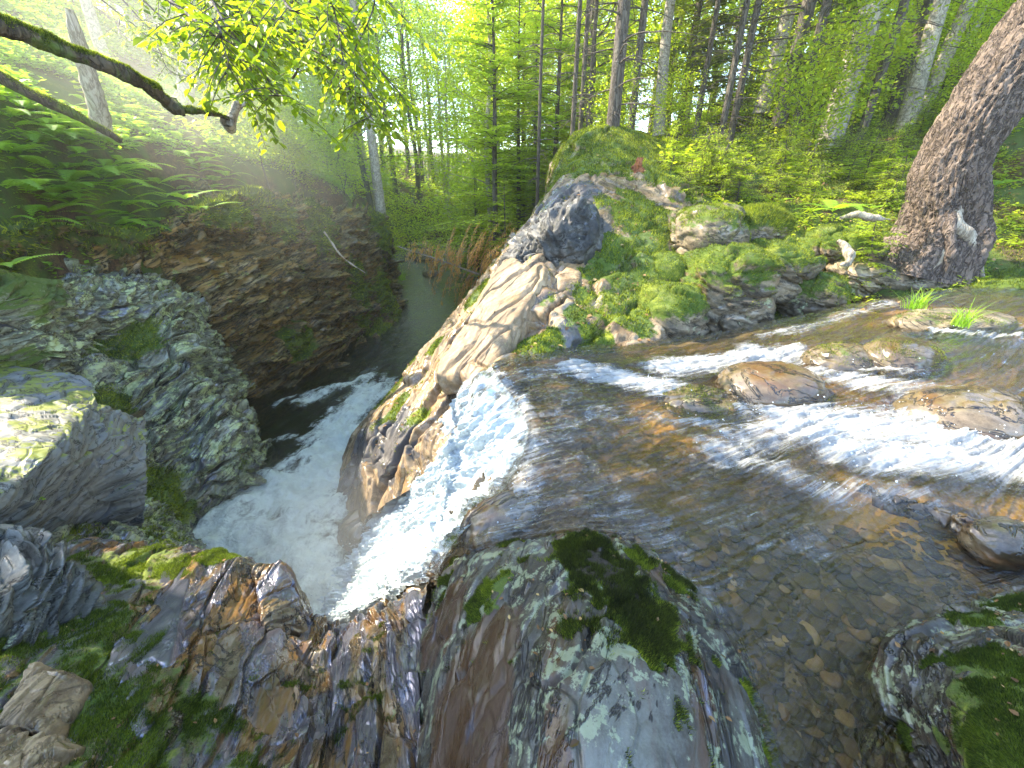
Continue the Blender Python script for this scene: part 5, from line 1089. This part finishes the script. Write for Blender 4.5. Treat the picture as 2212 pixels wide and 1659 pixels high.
V, F = tube([PY(372, 225, 4.9), PY(388, 238, 4.85), PY(398, 250, 4.85)], [.07, .05, .015], 12, 20); mesh('broken_stub', V+.012*fbm(V*14, 3, 4)[:, None], F, BK_MOSS, True, parent=LOG, origin=list(LOG.location))
limb('leaning_pole', [PY(-80, 120, 5.4), PY(60, 200, 5.7), PY(170, 252, 6.0), PY(262, 305, 6.3)], [.065, .06, .052, .04], BK_MOSS, 'straight mossy pole lying on the fern slope below the fallen log', 'log', 14, 80, .015, 5000)
limb('snag', [PY(150, 20, 6.6), PY(178, 120, 6.7), PY(205, 210, 6.8), PY(222, 290, 6.9)], [.05, .09, .11, .13], BK_DEAD, 'bleached dead snag behind the fern slope', 'dead tree', 14, 60, .02)
_ot = hit(398, 236); _oy = _ot[1]; _os = _oy/6.4
OT = empty('old_tree', _ot); tag(OT, 'old rough-barked tree behind the end of the fallen log, trailing leafy boughs', 'tree')
V, F = tube([_ot-np.array([.1, 0, .6]), PY(395, 235, _oy), PY(400, 200, _oy), PY(404, 110, _oy), PY(415, 0, _oy), PY(425, -160, _oy*.95), PY(420, -420, _oy*.8)], [.15*_os, .125*_os, .10*_os, .085*_os, .08*_os, .07*_os, .05*_os], 20, 120); mesh('trunk', V+nrmz(V-V.mean(0))*.05*fbm(V*5, 4, 3)[:, None], F, BK_PALE, True, parent=OT, origin=list(OT.location))
SP = empty('beech_sapling', PY(503, 285, 5.4)); tag(SP, 'crooked beech sapling rising from the thin end of the fallen log', 'sapling')
twigs = [tube([PY(490, 262, 5.3), PY(498, 277, 5.4), PY(502, 255, 5.4), PY(520, 205, 5.3), PY(548, 140, 5.1), PY(600, 88, 4.8), PY(700, 95, 4.6), PY(800, 150, 4.5)], [.07, .055, .045, .038, .032, .024, .015, .005], 12, 90),
         tube([PY(497, 255, 5.4), PY(520, 230, 5.5), PY(560, 205, 5.7), PY(610, 188, 5.9)], [.03, .022, .018, .012], 8, 30)]
def bough(pl, rg, ntw=15, leafL=.085, tl=(.25, .6), r0=.012, up=None):
    q = cr(np.array(pl), 60); T_ = [tube(pl, np.linspace(r0, .003, len(pl)), 5, 30)]; LP, LD, LN = [], [], []
    for j in range(ntw):
        s = .08+.92*(j+rg.random()*.5)/ntw; i = min(58, int(s*59)); c = q[i]; dr = nrmz(q[i+1]-q[i]); lat = nrmz(np.cross(dr, [0, 0, 1]))*(1 if j % 2 else -1)
        td = nrmz(dr*.7+lat*.75+np.array([0, 0, -.18+.1*rg.normal()])); L = rg.uniform(*tl)*(1.15-.5*s); e = c+td*L-np.array([0, 0, .12*L])
        T_.append(tube([c, (c+e)/2+np.array([0, 0, .02]), e], [.004, .003, .0015], 4)); k = max(5, int(L/.035)); u_ = np.linspace(.1, 1, k)[:, None]
        pp = c+(e-c)*u_; l2 = nrmz(np.cross(td, [0, 0, 1])); sg = np.where(np.arange(k) % 2, 1, -1)[:, None]
        LP.append(pp); LD.append(td*.75+l2*sg*.9+rg.normal(size=(k, 3))*.2+np.array([0, 0, -.30])); LN.append(np.array([0, 0, 1])+rg.normal(size=(k, 3))*.3)
    return T_, LP, LD, LN
def leafy(root, boughs, rg, mat, leafL=.085, crown='crown', wood='branch'):
    T_, LP, LD, LN = [], [], [], []
    for b in boughs:
        t_, a, d_, n_ = bough(b[0], rg, b[1]); T_ += t_; LP += a; LD += d_; LN += n_
    LP, LD, LN = map(np.concatenate, (LP, LD, LN)); k = len(LP); sz = leafL*(.65+.6*rg.random(k)); V, F = leaves(LP, LD, LN, sz, sz*.30, near=True)
    V2_, F2_ = join(T_); mesh(wood, V2_, F2_, BK_DARK, True, parent=root, origin=list(root.location))
    mesh(crown, V, F, mat, False, {'rnd': rndv(k, 6, rg)}, parent=root, origin=list(root.location))
rg = np.random.default_rng(77)
V, F = join(twigs); mesh('trunk', V, F, BK_PALE, True, parent=SP, origin=list(SP.location))
def jit(pl, s=.12): return [np.array(p)+rg.normal(size=3)*s for p in pl]
bs = []
for k in range(4): bs.append((jit([PY(600, 88, 4.8), PY(680+20*k, 80+8*k, 4.5), PY(760+18*k, 130+12*k, 4.4), PY(800+16*k, 185+14*k, 4.3)], .14), 18))
leafy(SP, bs, rg, LF_BEECH, .072)
bs = []
for k in range(13):
    x0, y0 = rg.uniform(290, 630), rg.uniform(-150, -10); Y = rg.uniform(3.4, 4.9)
    bs.append((jit([PY(x0, y0, Y+.2), PY(x0+70, y0+90, Y), PY(x0+150, y0+170, Y-.2), PY(x0+rg.uniform(120, 200), y0+rg.uniform(190, 270), Y-.3)], .10), 20))
leafy(OT, bs, rg, LF_BEECH, .072)
bs = []
for k in range(16):
    x0, y0 = rg.uniform(170, 520), rg.uniform(-80, 50); Y = rg.uniform(7.2, 9.5)
    bs.append((jit([PY(x0, y0, Y+.2), PY(x0+80, y0+50, Y), PY(x0+160, y0+90, Y-.2), PY(x0+230, y0+130, Y-.3)], .14), 18))
leafy(OT, bs, rg, LF_BEECH, .072)
# ------------------------------------------------------------ ferns, ground cover, small things
def frond(L, rg, n=20, wd=.24, droop=.5):
    t = np.linspace(0, 1, n); x = L*(t*.95); z = L*(.55*t-droop*t*t*1.0); c = np.stack([x, 0*x, z], 1)
    w_ = wd*L*np.sin(np.clip(t*.93+.07, 0, 1)*math.pi)**.7*(1-.45*t); tg = nrmz(np.gradient(c, axis=0)); V, F = tube(c, np.linspace(.004, .001, n), 3)
    parts = [(V, F)]
    for sg in (1, -1):
        for k in range(2, n):
            b = c[k]; d = nrmz(np.array([.35, sg*1.0, .02])+tg[k]*.25)*w_[k]; h = tg[k]*L/n*.52
            a1, a2 = b-h*.8, b+h*.8; m1, m2 = b+d*.6-h*.75, b+d*.6+h*.65; tp = b+d-np.array([0, 0, .12*w_[k]])
            parts.append((np.array([a1, m1, tp, m2, a2]), np.array([[0, 1, 3, 4], [1, 2, 3, 3]])))
    Vs, Fs, o_ = [], [], 0
    for V, F in parts: Vs.append(V); Fs.append(F+o_); o_ += len(V)
    F = np.concatenate(Fs); tri = F[F[:, 2] == F[:, 3]][:, :3]; quad = F[F[:, 2] != F[:, 3]]
    return np.concatenate(Vs), quad, tri
def fern(seed, nf=7, L=.5):
    rg_ = np.random.default_rng(seed); r = empty('fern', (0, 0, 0))
    for k in range(nf):
        V, q, t = frond(L*rg_.uniform(.7, 1.1), rg_, droop=rg_.uniform(.35, .7)); a = k*6.283/nf+rg_.normal()*.3; R = np.array([[math.cos(a), -math.sin(a), 0], [math.sin(a), math.cos(a), 0], [0, 0, 1]])
        o = mesh('frond', V@R.T, [q, t], LF_FERN, False, {'rnd': np.full(len(V), rg_.random())}); o.parent = r
    return r
FE = [fern(301, 7, .5), fern(302, 6, .42), fern(303, 5, .55)]
def flab(tx, ty): return ('small' if ty < 300 else 'large' if ty > 400 else 'bright')+' green fern '+('near the left edge' if tx < 90 else 'below the leaning pole' if tx < 180 else 'beside the snag' if tx < 260 else 'below the crook of the log' if tx < 360 else 'near the cliff brink')+(' high on the slope' if ty < 330 else ' midway up the slope' if ty < 400 else ' low on the slope')
for k in range(130):
    tx, ty = U(-10, 490), 0; ty = U(200+max(0, (tx-150))*.35, 500-max(0, 60-tx)*.2); p = hit(tx, ty)
    if p[1] > 14: continue
    place(FE[k % 3], p[0], p[1], U(.7, 1.5), U(0, 6.28), flab(tx, ty), 'fern', 'ferns of the left slope', z=p[2]-.02)
for k in range(26):
    tx, ty = U(1440, 2200), U(300, 500); p = hit(tx, ty); place(FE[k % 3], p[0], p[1], U(.6, 1.0), U(0, 6.28), 'green fern in the right bank undergrowth '+zone(p[0], p[1]), 'fern', 'ferns of the right bank', z=p[2]-.02)
for (tx, ty, Y, s, rz_, lb) in [(1800, 455, 5.6, 1.1, .2, 'large bright fern with one long frond reaching toward the big trunk'), (-12, 1085, 1.9, .55, 2.0, 'bright hanging fern cut by the left edge of the view'), (440, 455, 7.4, 1.2, -.6, 'fern drooping over the cliff edge under the light beam'), (400, 430, 7.2, 1.2, -.3, 'fern on the cliff brink left of the drooping fern'),
                            (20, 575, 3.9, .8, -.4, 'fern rooted on the squared rock column'), (2150, 400, 5.8, .8, 1, 'fern right of the big leaning trunk')]:
    p = PY(tx, ty, Y); place(FE[2], p[0], p[1], s, rz_, lb, 'fern', z=p[2])
# leafy ground cover (whorls of small leaves)
def cover(name, pts, rg_, mat, leaf, label, h=.10, per=6):
    k = len(pts); hh_ = h*(.4+rg_.random(k)); P_ = np.repeat(pts+np.stack([0*hh_, 0*hh_, hh_], 1), per, 0); a = np.tile(np.arange(per)*6.283/per, k)+np.repeat(rg_.random(k)*6, per)+rg_.normal(size=k*per)*.3
    d = np.stack([np.cos(a), np.sin(a), -.15+.25*rg_.normal(size=k*per)], 1); n = np.array([0, 0, 1])+rg_.normal(size=(k*per, 3))*.25; sz = np.repeat(leaf*(.5+rg_.random(k)), per)
    V, F = leaves(P_+rg_.normal(size=P_.shape)*leaf*.4, d, n, sz, sz*.28, near=leaf < .07)
    o = mesh(name, V, F, mat, False, {'rnd': rndv(k*per, 6 if leaf < .07 else 4, rg_)}); tag(o, label, 'undergrowth', kind='stuff'); return o
def gpts(n, x0, x1, y0, y1, ok=None, dens=None):
    p = np.stack([rng.uniform(x0, x1, n), rng.uniform(y0, y1, n)], 1)
    if dens is not None: p = p[fbm(np.stack([p[:, 0]*dens, p[:, 1]*dens, p[:, 0]*0], 1), 3, 91) > -.12]
    m = river_d(p[:, 0], p[:, 1]) > .75
    m &= ~in_stream(p[:, 0], p[:, 1])
    if ok is not None: m &= ok(p[:, 0], p[:, 1])
    p = p[m]; return np.stack([p[:, 0], p[:, 1], gz(p[:, 0], p[:, 1])], 1)
cover('ground_plants', gpts(34000, -13, -3.3, 2.6, 16, dens=.8), rng, LF_FERN, .08, 'carpet of small leafy green plants on the left slope', .14)
cover('undergrowth', gpts(16000, -12, 22, 8.5, 26, dens=.5, ok=lambda x, y: (x < -4) | (x > .3)), rng, LF_MID, .11, 'low mixed green undergrowth on the wooded slopes', .22)
cover('far_undergrowth', gpts(16000, -34, 34, 24, 62, dens=.25), rng, LF_YEL, .28, 'sunlit undergrowth far back in the wood', .6)
cover('bank_plants', gpts(5000, 2.2, 10, 5.2, 10, dens=1.2), rng, LF_MID, .05, 'small green plants between roots and moss of the right bank', .08)
# shrubs low over the river bend
for k, (tx, ty, Y, s) in enumerate([(990, 480, 24, 1.6), (940, 500, 28, 1.5), (1010, 440, 26, 1.8), (880, 480, 30, 1.6), (850, 520, 24, 1.0)]):
    tree_at(SAP[1], tx, ty+30, Y, s, k*1.7, ['tall deep green shrub over the middle of the river bend', 'deep green shrub behind the pale log at the river bend', 'deep green shrub at the right of the river bend', 'deep green shrub far back left of the river bend', 'small shrub at the foot of the left bank downstream'][k], 'shrubs at the river bend', 'shrub', zg=True)
for k in range(14):
    tx, ty = U(560, 850), U(380, 450); p = hit(tx, ty); place(SAP[k % 2], p[0], p[1], U(.35, .7), U(0, 6), ('yellow-green' if k % 2 == 0 else 'green')+' small sapling on the cliff brink '+('left of the dead hanging branch' if tx < 690 else 'above the dead hanging branch' if tx < 770 else 'beside the birch'), 'sapling', 'saplings of the cliff brink')
# moss on the visible ground of the right bank
gp2 = gpts(90000, 1.8, 9, 4.6, 9.5, dens=.9); BV, BF = blades(gp2, np.array([[0, 0, 1.]])+0*gp2, .028, .005, rng)
tag(mesh('moss', BV, BF, MM, False, {'rnd': rndv(len(gp2), 3, rng)}), 'bright moss carpet between the stones of the right bank', 'moss', kind='stuff')
# fallen leaves and needles lying on moss and rock
mL = leaf_mat('dead_leaves', (.05, .025, .012), (.20, .10, .04), (.45, .30, .12), trans=.15, rough=.6)
def litter(names, n, size, label):
    Ps, Ns = [], []
    for nm in names:
        V, N, mo, o = ROCKS[nm]; nr, nc = mo.shape; Vf, Nf = V.reshape(-1, 3), N.reshape(-1, 3)
        p, q = pick(Vf, Nf, smooth(.35, .8, Nf[:, 2]), n//len(names), rng, grid_faces(nr, nc)); Ps.append(p+q*.008); Ns.append(q)
    p, q = np.concatenate(Ps), np.concatenate(Ns); k = len(p); s_ = size*(.4+rng.random(k)); V, F = leaves(p, rng.normal(size=(k, 3))*np.array([1, 1, .25]), q+rng.normal(size=(k, 3))*.3, s_, s_*.33, near=True)
    tag(mesh('fallen_leaves', V, F, mL, False, {'rnd': rndv(k, 6, rng, .35)}), label, 'leaf litter', kind='stuff')
litter(['ridge'], 1400, .045, 'brown dead leaves scattered on the ridge moss')
litter(['near_slab_rock', 'lichen_boulder', 'corner_boulder', 'mossy_gully_rock'], 520, .018, 'tiny dead leaves and needles on the near rocks')
gl = gpts(5000, 1.8, 10, 4.8, 11); s_ = .05*(.4+rng.random(len(gl))); V, F = leaves(gl+np.array([0, 0, .03]), rng.normal(size=gl.shape)*np.array([1, 1, .25]), np.array([[0, 0, 1.]])+rng.normal(size=gl.shape)*.35, s_, s_*.33, near=True)
tag(mesh('fallen_leaves', V, F, mL, False, {'rnd': rndv(len(gl), 6, rng, .35)}), 'brown leaf litter between the stones and trunks of the right bank', 'leaf litter', kind='stuff')
# grass tufts
def tuft(seed, n=70, L=.28):
    rg_ = np.random.default_rng(seed); Vs, Fs = [], []
    for k in range(n):
        a = rg_.random()*6.283; l = L*rg_.uniform(.5, 1.1); o_ = rg_.normal(size=2)*.03; lean = rg_.uniform(.3, 1.1); t = np.linspace(0, 1, 6)[:, None]
        d = np.array([math.cos(a), math.sin(a), 0]); c = np.array([o_[0], o_[1], 0])+d*l*lean*t**1.6+np.array([0, 0, 1])*l*(t-.55*lean*t**2.2); s = np.array([-math.sin(a), math.cos(a), 0])*.0035*(1-t*.92)
        V = np.concatenate([c-s, c+s]); b = k*12; i = np.arange(5)[:, None]; Vs.append(V); Fs.append(b+np.concatenate([i, i+1, i+7, i+6], 1))
    return mesh('grass_tuft', np.concatenate(Vs), np.concatenate(Fs), LF_FERN, False, {'rnd': rndv(n, 12, rg_)})
for k, (tx, ty, z_, s, lb) in enumerate([(1975, 668, .38, 1.25, 'bright grass tuft on the small upstream rock'), (2075, 705, .36, 1.2, 'bright grass tuft growing on the long orange-brown rock'), (1225, 715, None, .75, 'small grass tuft on the mossy flank of the ridge'), (868, 605, -2.4, 2.6, 'pale grass clump at the left edge of the far river')]):
    o = tuft(400+k); p = PZ(tx, ty, z_) if z_ is not None else PY(tx, ty, 4.15); o.location = p; o.scale = (s,)*3; tag(o, lb, 'grass tuft')
# driftwood, red stump, dead branches, far log
limb('driftwood', [PY(1815, 472, 5.75), PY(1850, 462, 5.7), PY(1880, 470, 5.65), PY(1925, 474, 5.6)], [.02, .045, .04, .015], BK_DEAD, 'bleached twisted driftwood lying left of the big trunk', 'driftwood', 10, 60, .03)
limb('driftwood', [PY(1808, 520, 5.9), PY(1830, 540, 5.8), PY(1835, 565, 5.7), PY(1815, 575, 5.7)], [.03, .06, .055, .03], BK_DEAD, 'short curled pale root stub above the shore stones', 'driftwood', 12, 50, .03)
mR = bark_mat('red_rotten_wood', (.10, .03, .012), (.30, .10, .04), (.45, .17, .07), sx=16, sz=1.2)
limb('rotten_stump', [PY(1378, 400, 7.6), PY(1380, 372, 7.6), PY(1384, 340, 7.6)], [.16, .10, .05], mR, 'broken red-brown rotten stump behind the ridge crest', 'stump', 16, 40, .07)
limb('far_log', [PY(880, 530, 33), PY(930, 532, 33), PY(1035, 545, 32)], [.22, .2, .16], BK_DEAD, 'pale log lying across the river bend', 'log', 10, 40, .05)
limb('dead_branch', [PY(700, 500, 9.3), PY(740, 555, 9.4), PY(790, 590, 9.6)], [.02, .015, .006], BK_DEAD, 'thin bare branch hanging down the cliff face', 'branch', 6, 40, .02)
mO = leaf_mat('dead_orange_needles', (.45, .2, .07), (.62, .34, .14), (.75, .5, .25), trans=.35)
tr_, cr_ = conifer(281, 2.6, .03, .1, .16, 6, .5, .07, .009, twig=.32, dens=1.2)
o = build_tree('dead_fir', tr_, cr_, BK_DEAD, mO, crown='needles'); o.location = PY(1085, 610, 12.0); o.rotation_euler = (.2, -1.2, 0); o.scale = (1.2,)*3; tag(o, 'fallen dead fir with orange needles lying over the river edge', 'dead fir')
# ------------------------------------------------------------ mist and air
def vol(name, V, F, dens, col=(1, 1, 1)):
    m = MT(name); v = m.n("VolumePrincipled", None, Color=col, Density=dens, Anisotropy=.35).outputs[0]; mt = m.done(None, v)
    return mesh(name, V, F, mt, True)
bx = np.array([(x, y, z) for x in (0, 1) for y in (0, 1) for z in (0, 1)], float)
bf = np.array([(0, 1, 3, 2), (4, 6, 7, 5), (0, 4, 5, 1), (2, 3, 7, 6), (0, 2, 6, 4), (1, 5, 7, 3)])
lo_, hi_ = np.array([-110, -5, -5.]), np.array([110, 185, 45.])
tag(vol('haze', lo_+bx*(hi_-lo_), bf, .0014), 'thin sunlit haze filling the wood', 'haze', kind='stuff')
V, F = ICO[3]
def soft_vol(name, c, R, dens):
    m = MT(name); pos = m.n("TexCoord").outputs['Object']; g = m.n("TexGradient", {'gradient_type': 'SPHERICAL'}, Vector=m.vmul(pos, tuple(1/r for r in R))).outputs[1]
    d = m.math('MULTIPLY', m.math('MULTIPLY', m.math('POWER', g, 1.3), dens), m.math('ADD', .3, m.math('MULTIPLY', m.noise(pos, .9, 3, .6), 1.4)))
    o = mesh(name, V*np.array(R)+c, F, m.done(None, m.n("VolumePrincipled", None, Color=(1, 1, 1), Density=d, Anisotropy=.35).outputs[0]), True, origin=c); return o
tag(soft_vol('light_mist', PY(440, 240, 9.0), (4.2, 4.6, 4.2), .07), 'drifting mist catching the sunbeams over the left bank', 'mist', kind='stuff')
tag(soft_vol('spray_mist', PZ(700, 1230, -2.2), (1.6, 1.4, 1.4), .5), 'cloud of fine spray over the foot of the waterfall', 'mist', kind='stuff')
print('script', round(time.time()-T00, 1), 'objects', len(bpy.data.objects))
